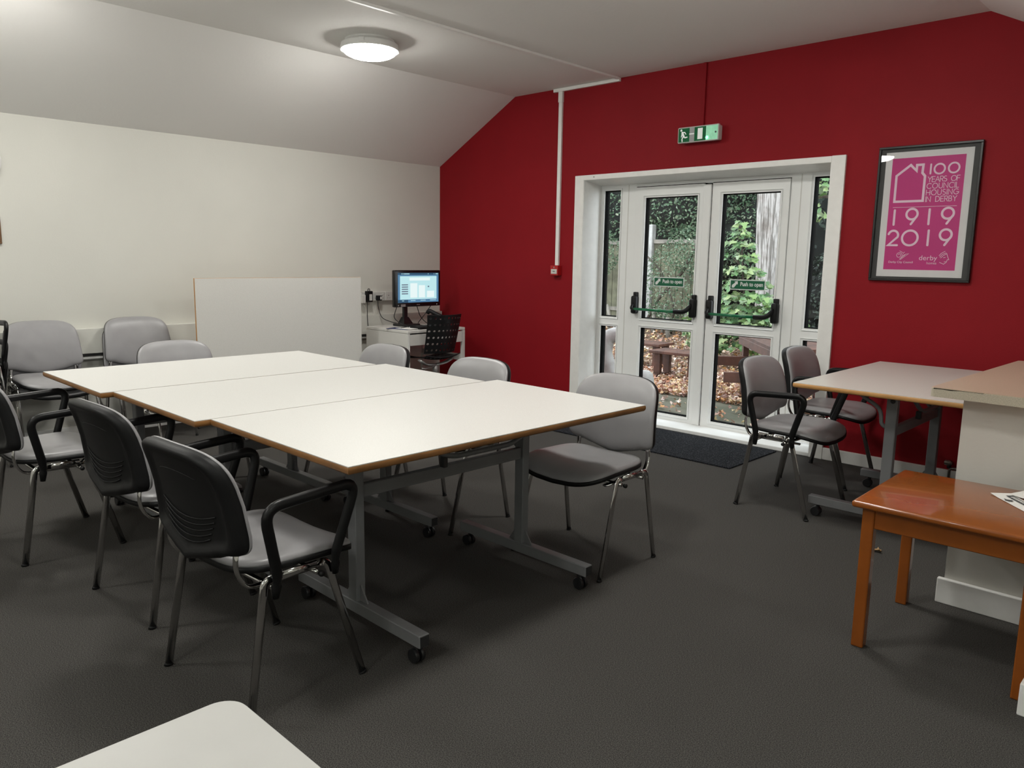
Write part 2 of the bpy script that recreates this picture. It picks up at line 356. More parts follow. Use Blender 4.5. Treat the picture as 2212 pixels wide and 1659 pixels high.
def door_leaf(name, x0, x1, gx0, gx1, lbl):
    d = pane_frame(name, x0, x1, 0.022, 1.984, [(gx0, gx1, 0.078, 0.798), (gx0, gx1, 0.878, 1.895)], depth=0.06, y=YD - 0.012)
    struct(d, lbl)
    k = MB(); k.box(x0 - 0.005, x0, YD - 0.005, YD + 0.05, 0.02, 1.988); k.box(x0, x1, YD - 0.004, YD + 0.05, 1.984, 1.990); k.box(x0, x1, YD - 0.004, YD + 0.05, 0.012, 0.022)
    k.build('door_seal', M['gasket'], d)
    return d
d1 = door_leaf('door_1', 2.306, 2.958, 2.402, 2.903, 'left glazed leaf of the white garden doors')
d2 = door_leaf('door_2', 3.032, 3.668, 3.124, 3.600, 'right glazed leaf of the white garden doors')
MB().box(2.950, 3.040, YD + 0.005, YD + 0.045, 0.02, 1.985).build('meeting_seal', M['gasket'], d1)
MB().rbox(2.962, 3.028, YD - 0.032, YD - 0.010, 0.03, 1.975, 0.004).build('meeting_strip', M['upvc'], d1)

def text_mesh(s, size, name, m, parent, loc, rot, align='CENTER', thick=0.0, sx=1.0, bold=0.0, fit=None):
    cu = bpy.data.curves.new(name, 'FONT'); cu.body = s; cu.size = size; cu.align_x = align; cu.align_y = 'CENTER'; cu.extrude = thick; cu.offset = bold
    t = bpy.data.objects.new('text_source', cu); COL.objects.link(t)
    dg = bpy.context.evaluated_depsgraph_get(); me = bpy.data.meshes.new_from_object(t.evaluated_get(dg)); COL.objects.unlink(t); bpy.data.objects.remove(t)
    me.materials.clear(); me.materials.append(m)
    if fit:
        xs = [v.co.x for v in me.vertices]; sx = fit / (max(xs) - min(xs))
    o = bpy.data.objects.new(name, me); COL.objects.link(o); o.parent = parent; o.location = loc; o.rotation_euler = rot; o.scale = (sx, 1, 1)
    return o
WALLROT = (PI / 2, 0, 0)     # faces -Y, reads along +X

def push_bar(x0, x1, lbl):
    y = YD - 0.012
    r = empty('panic_bar', (x0, y, 0.92), 0, lbl, 'push bar', 'push bars on the garden doors')
    L = x1 - x0
    for xx in (0.0, L):
        bx = MB(); bx.rbox(xx - 0.027, xx + 0.027, -0.056, 0.0, -0.004, 0.150, 0.016, 3); bx.rbox(xx - 0.019, xx + 0.019, -0.030, 0, 0.120, 0.182, 0.006, 2)
        bx.build('housing', M['shell'], r, ang=35)
    MB().tube(arc([(0.0, -0.040, 0.095), (0.0, -0.085, 0.040), (0.045, -0.088, 0.040)], 0.03), 0.012, 10).build('arm', M['shell'], r, smooth=True)
    MB().tube(arc([(L, -0.042, 0.100), (L - 0.04, -0.088, 0.040), (L - 0.14, -0.088, 0.038)], 0.06), 0.014, 10, 0.019).build('arm', M['shell'], r, smooth=True)
    MB().tube([(0.035, -0.088, 0.040), (L - 0.13, -0.088, 0.038)], 0.0115, 14).build('bar', M['bar_green'], r, smooth=True)
    return r
push_bar(2.352, 2.925, 'black and green push bar across the left garden door')
push_bar(3.078, 3.630, 'black and green push bar across the right garden door')

def push_label(xc, zc, lbl):
    r = empty('push_sign', (xc, YD + 0.012, zc), 0, lbl, 'sign', 'push to open signs')
    MB().rbox(-0.149, 0.149, -0.001, 0.001, -0.040, 0.040, 0.0006, 1).build('backing', M['label_white'], r)
    MB().box(-0.142, 0.142, -0.0018, -0.001, -0.033, 0.033).build('green_field', M['label_green'], r)
    text_mesh('Push to open', 0.043, 'lettering', M['label_white'], r, (0.036, -0.0024, 0.004), WALLROT, bold=0.0011, fit=0.188)
    a = [(-0.130, -0.024), (-0.112, -0.024), (-0.088, 0.006), (-0.080, 0.000), (-0.082, 0.028), (-0.110, 0.024), (-0.101, 0.017), (-0.130, -0.004)]
    MB().add([(p[0], -0.0022, p[1]) for p in a], [tuple(range(8))]).build('arrow', M['label_white'], r, fix=False)
    return r
push_label(2.652, 1.196, 'green Push to open sign on the left door glass')
push_label(3.366, 1.196, 'green Push to open sign on the right door glass')

one(MB().rbox(2.05, 3.835, -0.755, -0.06, 0.0, 0.010, 0.003), 'door_mat', M['matt'], 'dark charcoal entrance mat on the carpet before the garden doors', 'door mat')

# ---------------------------------------------------------------- wiring, signs, poster on the red wall
tk = MB(); tk.rbox(2.238, 2.263, YB + 0.1, -0.025, H2 - 0.016, H2 + 0.004, 0.002)
tk.rbox(1.55, 2.262, -0.026, 0.0, H2 - 0.030, H2 - 0.002, 0.002)
tk.rbox(1.612, 1.650, -0.022, 0.0, 1.315, H2 - 0.02, 0.003); tk.rbox(1.608, 1.654, -0.026, 0.0, H2 - 0.12, H2 - 0.03, 0.003)
one(tk, 'cable_trunking', M['gloss_white'], 'white cable trunking across the ceiling and down to the red call point', 'cable trunking')
one(MB().rbox(3.030, 3.058, -0.016, 0.0, 2.36, H2 - 0.002, 0.003), 'cable_cover', M['red'], 'red painted cable cover running up from the exit sign', 'cable cover')
r = empty('fire_call_point', (1.632, 0, 1.270), 0, 'small red fire alarm call point at the foot of the white trunking', 'fire alarm')
MB().rbox(-0.044, 0.044, -0.055, 0.0, -0.045, 0.045, 0.004).build('housing', M['call_red'], r)
MB().rbox(-0.034, 0.034, -0.0575, -0.054, -0.030, 0.012, 0.001, 1).build('break_plate', M['sock'], r)
k = MB()
for i in (-1, 0, 1): k.lathe([(0.004, 0), (0.004, 0.001)], (i * 0.009, -0.059, -0.008), 8, 'y')
k.build('print_marks', M['ink'], r)
MB().lathe([(0.007, 0), (0.007, 0.002)], (0, -0.057, 0.027), 10, 'y').build('status_light', M['silver'], r)

# exit sign
r = empty('exit_sign', (3.045, 0, 2.322), 0, 'green running man emergency exit sign above the garden doors', 'exit sign')
MB().rbox(-0.168, 0.168, -0.045, 0.0, -0.054, 0.054, 0.008, 2).build('housing', M['sock'], r, ang=40)
MB().rbox(-0.175, 0.175, -0.070, -0.042, -0.059, 0.059, 0.008, 2).build('lens_rim', M['sock'], r, ang=40)
def flat(name, pts, m, y, par): return MB().add([(p[0], y, p[1]) for p in pts], [tuple(range(len(pts)))]).build(name, m, par, fix=False)
def rect(a, b, c_, d_): return [(a, c_), (b, c_), (b, d_), (a, d_)]
flat('legend_panel', rect(-0.166, 0.070, -0.052, 0.050), M['sign_green'], -0.0706, r)
flat('lens', rect(0.070, 0.168, -0.052, 0.050), M['sign_lens'], -0.0706, r)
flat('grey_stripe', rect(-0.070, -0.028, -0.052, 0.050), M['sign_grey'], -0.0710, r)
flat('door_symbol', rect(0.000, 0.042, -0.040, 0.040), M['sign_white'], -0.0712, r)
flat('highlight_bar', rect(-0.072, -0.030, 0.000, 0.008), M['sign_white'], -0.0714, r)
mn = MB()
LIFT = [0]
def stroke(mb, pts, wd, y, ox=0, oz=0, k=1.0, n=8, sx=1.0):
    """flat ribbon of even width along a path, mitred corners, round ends"""
    P = [Vector((p[0] * k * sx + ox, p[1] * k + oz)) for p in pts]
    Q = [P[0]]
    for p in P[1:]:
        if (p - Q[-1]).length > 1e-6: Q.append(p)
    closed = len(Q) > 3 and (Q[0] - Q[-1]).length < 1e-5
    if closed: Q = Q[:-1]
    LIFT[0] = (LIFT[0] + 1) % 12; y = y - LIFT[0] * 1.5e-5
    if len(Q) == 1:
        q = Q[0]; mb.add([(q.x + math.cos(2 * PI * i / n) * wd / 2, y, q.y + math.sin(2 * PI * i / n) * wd / 2) for i in range(n)], [tuple(range(n))]); return
    m = len(Q); L = []; Rr = []
    for i in range(m):
        d1 = (Q[i] - Q[i - 1]) if (i > 0 or closed) else None
        d2 = (Q[(i + 1) % m] - Q[i]) if (i < m - 1 or closed) else None
        d1 = (d1 or d2).normalized(); d2 = (d2 or d1).normalized()
        t_ = (d1 + d2); t_ = t_.normalized() if t_.length > 1e-6 else d1
        nn = Vector((-t_.y, t_.x)); c_ = max(0.45, nn.dot(Vector((-d1.y, d1.x))))
        L.append(Q[i] + nn * wd / 2 / c_); Rr.append(Q[i] - nn * wd / 2 / c_)
    mb.add([(q.x, y, q.y) for q in L + Rr], [(i, (i + 1) % m, (i + 1) % m + m, i + m) for i in range(m if closed else m - 1)])
    if not closed:
        for c_, d in ((Q[0], (Q[0] - Q[1]).normalized()), (Q[-1], (Q[-1] - Q[-2]).normalized())):
            nn = Vector((-d.y, d.x))
            mb.add([(w2.x, y, w2.y) for w2 in [c_ + nn * (wd / 2 * math.cos(PI * i / 6)) + d * (wd / 2 * math.sin(PI * i / 6)) for i in range(7)]], [tuple(range(7))])
y = -0.0714
stroke(mn, [(-0.143, 0.036), (-0.1425, 0.0362)], 0.017, y, n=12)
stroke(mn, [(-0.133, 0.018), (-0.120, -0.010)], 0.017, y)
stroke(mn, [(-0.132, 0.021), (-0.112, 0.020), (-0.102, 0.006)], 0.007, y)
stroke(mn, [(-0.136, 0.012), (-0.140, -0.012)], 0.007, y)
stroke(mn, [(-0.118, -0.010), (-0.108, -0.020), (-0.090, -0.017)], 0.009, y)
stroke(mn, [(-0.124, -0.012), (-0.134, -0.028), (-0.132, -0.045)], 0.009, y)
mn.build('running_figure', M['sign_white'], r, fix=False)
MB().lathe([(0.011, 0), (0.009, 0.004)], (0.082, -0.0745, -0.034), 14, 'y').build('indicator_light', M['green_led'], r)
MB().lathe([(0.007, 0), (0.007, 0.002)], (0.152, -0.073, 0.0), 12, 'y').build('lens_screw', M['ink'], r)

# unseen fluorescent battens, added as fill for surfaces facing the viewpoint
def batten(x, y, L, rz, z, lbl):
    r = empty('fill_batten', (x, y, z), rz, lbl, 'ceiling light', 'unseen fill battens')
    MB().rbox(-L / 2, L / 2, -0.06, 0.06, -0.045, 0.0, 0.004, 1).build('housing', M['lampbody'], r)
    for yy in (-0.035, 0.035): MB().tube([(-L / 2 + .03, yy, -0.062), (L / 2 - .03, yy, -0.062)], 0.013, 12).build('tube', M['tube'], r, smooth=True)
batten(4.2, -7.6, 1.2, PI / 2, H2, 'unseen twin tube fill batten on the flat ceiling at the back of the room')
batten(6.9, -7.2, 1.2, PI / 2, H1, 'unseen twin tube fill batten on the low ceiling behind the viewpoint')
batten(7.1, -4.6, 1.2, PI / 2, H1, 'unseen twin tube fill batten on the low ceiling right of the viewpoint')

# poster
PX, PZ, PWd, PHt = 4.365, 1.267, 0.597, 0.848
r = empty('framed_poster', (PX, -0.002, PZ), 0, 'black framed magenta council housing poster hanging on the red wall', 'poster')
f = MB()
for a in ((0, PWd, 0, 0.014), (0, PWd, PHt - 0.014, PHt), (0, 0.014, 0.014, PHt - 0.014), (PWd - 0.014, PWd, 0.014, PHt - 0.014)):
    f.rbox(a[0], a[1], -0.026, 0.0, a[2], a[3], 0.002, 1)
f.build('frame', M['frame_blk'], r)
MB().box(0.012, PWd - 0.012, -0.010, -0.002, 0.012, PHt - 0.012).build('mount', M['mount_blk'], r)
MB().box(0.044, 0.550, -0.0115, -0.010, 0.028, 0.812).build('border_paper', M['mount_white'], r)
MX, MZ, MW, MH = 0.085, 0.073, 0.423, 0.700
MB().box(MX, MX + MW, -0.0122, -0.0115, MZ, MZ + MH).build('print', M['magenta'], r)
YP = -0.0130
def uv(u, v): return (MX + u * MW, MZ + (1 - v) * MH)
big = MB()
def st(pts, wd): stroke(big, [uv(*p) for p in pts], wd, YP)
house = [(.075, .385), (.075, .155), (.265, .065), (.352, .118), (.352, .068), (.440, .068), (.435, .140), (.475, .168), (.475, .385), (.075, .385)]
st(house, 0.0145)
def ring(u, v, ru, wd, n=28):
    cx, cz = uv(u, v); rr = ru * MW
    pts = [(cx + math.cos(2 * PI * i / n) * rr, cz + math.sin(2 * PI * i / n) * rr) for i in range(n + 1)]
    stroke(big, pts, wd, YP)
st([(.545, .070), (.545, .150)], 0.0105); ring(.665, .112, .070, 0.0105); ring(.855, .110, .070, 0.0105)
st([(.065, .437), (.940, .437)], 0.0028)
def nine(u, v):
    ring(u, v + .045, .078, 0.0135)
    st([(u + .072, v + .062), (u - .005, v + .135)], 0.0135)
for u in (.095, .585): st([(u, .462), (u, .592)], 0.0135)
nine(.345, .455); nine(.835, .455)
st([(.600, .648), (.600, .778)], 0.0135); nine(.835, .642)
ring(.345, .713, .110, 0.0135)
two = [(.105 + math.cos(a) * .070, .688 - math.sin(a) * .042) for a in [math.radians(165 - i * 17) for i in range(12)]] + [(.040, .778), (.170, .778)]
st(two, 0.0135)
big.build('numerals_and_house', M['poster_pink'], r, fix=False)
# thin capitals drawn stroke by stroke
def circ(cx, cz, rx, rz, a0, a1, n=10): return [(cx + math.cos(math.radians(a0 + (a1 - a0) * i / n)) * rx, cz + math.sin(math.radians(a0 + (a1 - a0) * i / n)) * rz) for i in range(n + 1)]
FONT = {
 'Y': (.66, [[(0, 1), (.33, .5), (.66, 1)], [(.33, .5), (.33, 0)]]), 'E': (.5, [[(.5, 1), (0, 1), (0, 0), (.5, 0)], [(0, .5), (.45, .5)]]),
 'A': (.74, [[(0, 0), (.37, 1), (.74, 0)], [(.14, .36), (.60, .36)]]), 'R': (.56, [[(0, 0), (0, 1), (.3, 1)] + circ(.3, .74, .24, .26, 90, -90, 8) + [(0, .48)], [(.28, .48), (.56, 0)]]),
 'S': (.52, [circ(.26, .75, .24, .25, 50, 250, 8) + circ(.26, .26, .26, .26, 90, -140, 8)]), 'O': (.92, [circ(.46, .5, .46, .5, 0, 360, 20)]),
 'F': (.48, [[(0, 0), (0, 1), (.48, 1)], [(0, .5), (.42, .5)]]), 'C': (.78, [circ(.46, .5, .46, .5, 48, 312, 14)]),
 'U': (.66, [[(0, 1), (0, .34)] + circ(.33, .33, .33, .33, 180, 360, 8) + [(.66, 1)]]), 'N': (.68, [[(0, 0), (0, 1), (.68, 0), (.68, 1)]]),
 'I': (.0, [[(0, 0), (0, 1)]]), 'L': (.44, [[(0, 1), (0, 0), (.44, 0)]]), 'H': (.66, [[(0, 0), (0, 1)], [(.66, 0), (.66, 1)], [(0, .5), (.66, .5)]]),
 'G': (.86, [circ(.46, .5, .46, .5, 48, 350, 14) + [(.88, .45), (.52, .45)]]), 'D': (.72, [[(0, 0), (0, 1), (.24, 1)] + circ(.24, .5, .48, .5, 90, -90, 10) + [(0, 0)]]),
 'B': (.54, [[(0, 0), (0, 1), (.24, 1)] + circ(.26, .76, .22, .24, 85, -90, 6) + [(.02, .52)], [(.24, .51)] + circ(.28, .26, .25, .255, 88, -90, 6) + [(.02, 0.005)]]), ' ': (.55, [])}
def thin(s, u0, u1, v, h, wd):
    tot = sum(FONT[ch][0] for ch in s); gap_n = len(s) - 1
    span = (u1 - u0) * MW; hh = h * MH; gap = (span - tot * hh) / gap_n
    x, z = uv(u0, v)
    t_ = MB()
    for ch in s:
        wch, sts = FONT[ch]
        for p in sts: stroke(t_, p, wd, YP, x, z, hh, 6)
        x += wch * hh + gap
    t_.build('lettering', M['poster_pink'], r, fix=False)
thin('YEARS OF', .520, .945, .222, .045, 0.0038); thin('COUNCIL', .515, .940, .280, .045, 0.0038)
thin('HOUSING', .515, .945, .337, .045, 0.0038); thin('IN DERBY', .515, .930, .395, .045, 0.0038)
x, z = uv(.245, .932); text_mesh('Derby City Council', 0.0185, 'lettering', M['poster_pink'], r, (x, YP, z), WALLROT, fit=0.35 * MW, bold=0.0002)
x, z = uv(.625, .893); text_mesh('derby', 0.043, 'lettering', M['poster_pink'], r, (x, YP, z), WALLROT, fit=0.25 * MW)
x, z = uv(.680, .938); text_mesh('homes', 0.022, 'lettering', M['poster_pink'], r, (x, YP, z), WALLROT)
lg = MB()
sp = [(.215 + math.cos(math.radians(a)) * .045 * (1 - a / 800), .870 - math.sin(math.radians(a)) * .028 * (1 - a / 800)) for a in range(-60, 520, 25)]
stroke(lg, [uv(*p) for p in sp], 0.003, YP)
for p in ([(.235, .910), (.350, .855), (.305, .860), (.270, .872)], [(.225, .905), (.300, .868)], [(.265, .845), (.220, .830)], [(.270, .855), (.290, .840)]): stroke(lg, [uv(*q) for q in p], 0.003, YP)
lg.build('council_logo', M['poster_pink'], r, fix=False); lg = MB()
for p in ([(.775, .870), (.800, .850), (.850, .832)], [(.785, .882), (.815, .860), (.865, .845)], [(.800, .890), (.830, .870), (.870, .855)], [(.875, .850), (.895, .885), (.910, .905), (.890, .905), (.880, .928), (.845, .945), (.790, .930)],
          [(.835, .888), (.860, .885)], [(.850, .925), (.872, .922)]): stroke(lg, [uv(*q) for q in p], 0.0032, YP)
lg.build('house_face_logo', M['poster_pink'], r, fix=False)
MB().add([(0.012, -0.019, 0.012), (PWd - 0.012, -0.019, 0.012), (PWd - 0.012, -0.019, PHt - 0.012), (0.012, -0.019, PHt - 0.012)], [(0, 1, 2, 3)]).build('glazing', M['pic_glass'], r, fix=False)

# ---------------------------------------------------------------- ceiling lamps
def lamp(x, y, lbl):
    r = empty('ceiling_lamp', (x, y, H2), 0, lbl, 'ceiling light', 'round ceiling lamps')
    MB().lathe([(0.170, 0.0), (0.172, -0.012), (0.196, -0.030), (0.202, -0.062), (0.199, -0.070), (0.192, -0.070), (0.190, -0.060)], (0, 0, 0), 48).build('body', M['lampbody'], r, ang=40)
    n = 9; pr = [(0.186, -0.066)]
    for i in range(1, n + 1):
        a = PI / 2 * i / n; pr.append((0.186 * math.cos(a) + 1e-4, -0.066 - 0.060 * math.sin(a)))
    MB().lathe(pr, (0, 0, 0), 48).build('diffuser', M['diffuser'], r, smooth=True)
    a = math.radians(-62); q = MB(); q.rbox(-0.020, 0.020, -0.202, -0.188, -0.052, -0.026, 0.002, 1); clip = q.build('clip', M['lampbody'], r); clip.rotation_euler.z = math.radians(38)
    return r
LL = ['round lit opal lamp on the flat ceiling beside the cable trunking', 'round lit ceiling lamp over the far table end', 'round lit ceiling lamp near the back of the room', 'round lit ceiling lamp in front of the garden doors', 'round lit ceiling lamp over the near table end', 'round lit ceiling lamp behind the viewpoint']
for (x, y), l in zip(LAMP_SPOTS, LL): lamp(x, y, l)

# ---------------------------------------------------------------- conference chairs
def cushion(outline, K, ff, fb, warp):
    """closed pad: rings shrink to the centre; ff / fb give front and back depth at ring fraction s"""
    n = len(outline); vs = []; fs = []
    ss = [math.sin(PI / 2 * (i + 1) / K) for i in range(K)]
    def side(fn, sgn):
        base = len(vs); vs.append(warp(0, 0, sgn * fn(0)))
        for s_ in ss:
            for (a, b_) in outline: vs.append(warp(a * s_, b_ * s_, sgn * fn(s_)))
        return base
    A = side(ff, 1); B = side(fb, -1)
    def rg(base, i, j): return base + 1 + i * n + j % n
    for base, fl in ((A, 0), (B, 1)):
        for j in range(n):
            t_ = (base, rg(base, 0, j), rg(base, 0, j + 1)); fs.append(t_ if not fl else t_[::-1])
            for i in range(K - 1):
                q = (rg(base, i, j), rg(base, i + 1, j), rg(base, i + 1, j + 1), rg(base, i, j + 1)); fs.append(q if not fl else q[::-1])
    for j in range(n): fs.append((rg(A, K - 1, j), rg(B, K - 1, j), rg(B, K - 1, j + 1), rg(A, K - 1, j + 1)))
    return MB().add(vs, fs)
def sgnp(v, p): return math.copysign(abs(v) ** p, v)
def back_outline(g=0.0, n=72):
    o = []
    for i in range(n):
        a = 2 * PI * i / n; up_ = math.sin(a) > 0; x = 0.236 * sgnp(math.cos(a), 0.42 if up_ else 0.22); z = 0.155 * sgnp(math.sin(a), 0.42 if up_ else 0.22)
        x *= 1.0 - 0.055 * (z / 0.155)
        if z < 0: z -= (-z / 0.155) * 0.050 * max(0, 1 - (x / 0.19) ** 2) ** 1.5
        if z > 0: z += (z / 0.155) * 0.012 * (1 - (x / 0.22) ** 2)
        rr = math.hypot(x, z); o.append((x * (1 + g / rr), z * (1 + g / rr)))
    return o
def back_warp(x, z, d):
    """local chair space, chair faces -Y; z measured from the middle of the backrest"""
    yy = 0.215 + 0.060 * (z + 0.05) / 0.30 - 0.030 * (x / 0.23) ** 2 - d
    yy += 0.020 * (z / 0.155) ** 2
    return (x, yy, 0.662 + z)
def seat_outline(g=0.0, n=56):
    o = []
    for i in range(n):
        a = 2 * PI * i / n; x = 0.238 * sgnp(math.cos(a), 0.45); y = 0.212 * sgnp(math.sin(a), 0.50)
        x *= 1 - 0.05 * (y / 0.212)
        rr = math.hypot(x, y); o.append((x * (1 + g / rr), y * (1 + g / rr)))
    return o
def seat_warp(x, y, d):
    z = 0.452 + d
    f_ = max(0, (-y - 0.05) / 0.17); z -= 0.040 * f_ ** 1.8 * (0.55 + 0.45 * (1 - (x / 0.24) ** 2))
    z += 0.006 * max(0, (y) / 0.2) ** 2 - 0.010 * math.exp(-((x / 0.12) ** 2 + ((y - 0.04) / 0.12) ** 2)) + 0.012 * (x / 0.24) ** 2
    return (x, y - 0.020, z)
def make_chair(arms):
    r = empty('armchair' if arms else 'visitor_chair')
    pad = cushion(back_outline(0.0012), 10, lambda s_: 0.026 * (1 - s_ ** 5) ** 0.5 + 0.006, lambda s_: -0.001, back_warp).build('back_pad', M['vinyl'], r, smooth=True)
    def shell_back(s_):
        t_ = min(1, max(0, (s_ - .76) / .14)); t_ = t_ * t_ * (3 - 2 * t_)
        return 0.026 + 0.014 * t_ - 0.026 * max(0, (s_ - .88) / .12) ** 3
    sh = cushion(back_outline(0.0), 18, lambda s_: 0.001, shell_back, back_warp).build('back_shell', M['shell'], r, ang=60)
    rb = MB()
    for i, zz in enumerate((-0.044, -0.063, -0.082, -0.101, -0.120)):      # moulded lines across the lower back
        hw = 0.158 - i * 0.009
        rb.tube([(lambda p: (p[0], p[1] + 0.002, p[2]))(back_warp(hw * t / 8, zz - 0.028 * (1 - (t / 8) ** 2) + 0.006, -0.0265)) for t in range(-8, 9)], 0.0022, 6)
    rb.tube([back_warp(0.110 * t / 8, 0.080 - 0.012 * (t / 8) ** 2, -0.0262) for t in range(-8, 9)], 0.0016, 6)
    rb.build('moulded_ridge', M['shell'], sh, smooth=True)
    cushion(seat_outline(), 9, lambda s_: 0.030 * (1 - s_ ** 5) ** 0.5, lambda s_: 0.006, seat_warp).build('seat', M['vinyl'], r, smooth=True)
    cushion(seat_outline(0.003), 7, lambda s_: -0.004, lambda s_: 0.022 + 0.008 * (1 - s_ ** 4), seat_warp).build('seat_shell', M['shell'], r, smooth=True)
    for sx in (-1, 1):
        top = 0.425
        for (fy, ty, nm) in ((-0.205, -0.085, 'front'), (0.205, 0.135, 'rear')):
            pts = arc([(sx * 0.257, fy, 0.004), (sx * 0.243, ty, top), (sx * 0.243, ty + (0.05 if fy < 0 else -0.05), top)], 0.045, 6)
            lg_ = MB().tube(pts, 0.0075, 12, 0.014, up=(0, 1, 0.01)).build('leg', M['chrome'], r, smooth=True)
            MB().tube([(sx * 0.2572, fy - (0.002 if fy < 0 else -0.002), 0.0), (sx * 0.2570, fy * 0.998, 0.009)], 0.0090, 12, 0.0155, up=(0, 1, 0)).build('foot_cap', M['shell'], lg_, smooth=True)
        MB().tube([(sx * 0.243, -0.045, top), (sx * 0.243, 0.095, top)], 0.0075, 12, 0.014, up=(0, 0, 1)).build('side_rail', M['chrome'], r, smooth=True)
        MB().tube(arc([(sx * 0.205, -0.12, 0.402), (sx * 0.205, 0.172, 0.402), (sx * 0.206, 0.206, 0.465), (sx * 0.202, 0.196, 0.545)], 0.06, 7), 0.013, 10, 0.006).build('back_support', M['chrome'], r, smooth=True)
        if arms:
            pts = arc([(sx * 0.262, 0.112, 0.370), (sx * 0.268, 0.106, 0.44), (sx * 0.287, 0.156, 0.658), (sx * 0.287, -0.172, 0.676), (sx * 0.268, -0.098, 0.450), (sx * 0.262, -0.102, 0.385)], 0.060, 7)
            k = len(pts)
            rad = [0.62 + 0.38 * min(1, min(i, k - 1 - i) / 6) + (0.25 if i in (1, k - 2) else 0) for i in range(k)]
            MB().tube(pts, 0.0175, 14, 0.0125, radii=rad, up=None).build('armrest', M['arm'], r, smooth=True)
    cr = MB(); cr.tube([(-0.243, -0.050, 0.398), (0.243, -0.050, 0.398)], 0.009, 8); cr.tube([(-0.243, 0.110, 0.400), (0.243, 0.110, 0.400)], 0.009, 8)
    cr.build('crossbar', M['chrome'], r, smooth=True)
    for sx in (-1, 1): MB().lathe([(0.008, 0), (0.010, 0.006), (0.009, 0.014)], (sx * 0.255 - (0.014 if sx < 0 else 0), -0.050, 0.398), 10, 'x').build('bolt_cap', M['shell'], r, smooth=True)
    return r
proto_arm = make_chair(True); proto = make_chair(False)
used = {}
G1, G2, G3 = 'grey chairs around the joined tables', 'grey chairs stored along the cream wall', 'grey chairs at the side table'
def chair(x, y, a, lbl, grp, arms=False, z=0.0, dx=0.0):
    src = proto_arm if arms else proto
    o = src if src.name not in used else copy_tree(src)
    used[src.name] = 1
    o.location = (x, y, z); o.rotation_euler.z = a
    return tag(o, lbl, 'chair', grp)
chair(4.020, -4.235, PI + 0.05, 'grey vinyl armchair, closest of the three with black backs, pushed to the near table end', G1, True)
chair(3.205, -4.195, PI + 0.05, 'middle one of the three black-backed grey armchairs along the near table side', G1, True)
chair(2.240, -4.345, PI, 'black-backed grey armchair cut by the left picture edge, at the far joined table', G1, True)
chair(4.105, -2.650, 0.0, 'armless grey chair facing the table corner, in front of the garden doors', G1)
chair(3.235, -2.735, 0.0, 'armless grey chair behind the middle table, against the red wall view', G1)
chair(2.385, -2.735, 0.0, 'armless grey chair tucked behind the tables just below the white desk', G1)
chair(1.640, -3.400, PI / 2, 'armless grey chair at the far table end, in front of the stored chairs', G1)
chair(4.440, -1.160, PI / 2, 'grey armchair with one black arm in full view at the side table', G3, True)
chair(4.355, -0.430, PI / 2 + 0.03, 'grey armchair half behind its neighbour, between garden doors and side table', G3, True)
for (x, y, nm) in ((0.34, -3.80, 'next to the picture edge'), (0.33, -3.155, 'beside the upright table board')):
    chair(x, y, PI / 2, 'lower grey chair of the stacked pair %s' % nm, G2)
    chair(x + 0.045, y, PI / 2, 'upper grey chair of the stacked pair %s' % nm, G2, z=0.060)
for i, l in enumerate(('lowest', 'middle', 'topmost')):
    chair(0.42 + i * 0.045, -4.405, PI / 2, l + ' armchair of the stack cut by the left picture edge, black armrest showing', G2, True, z=i * 0.125)

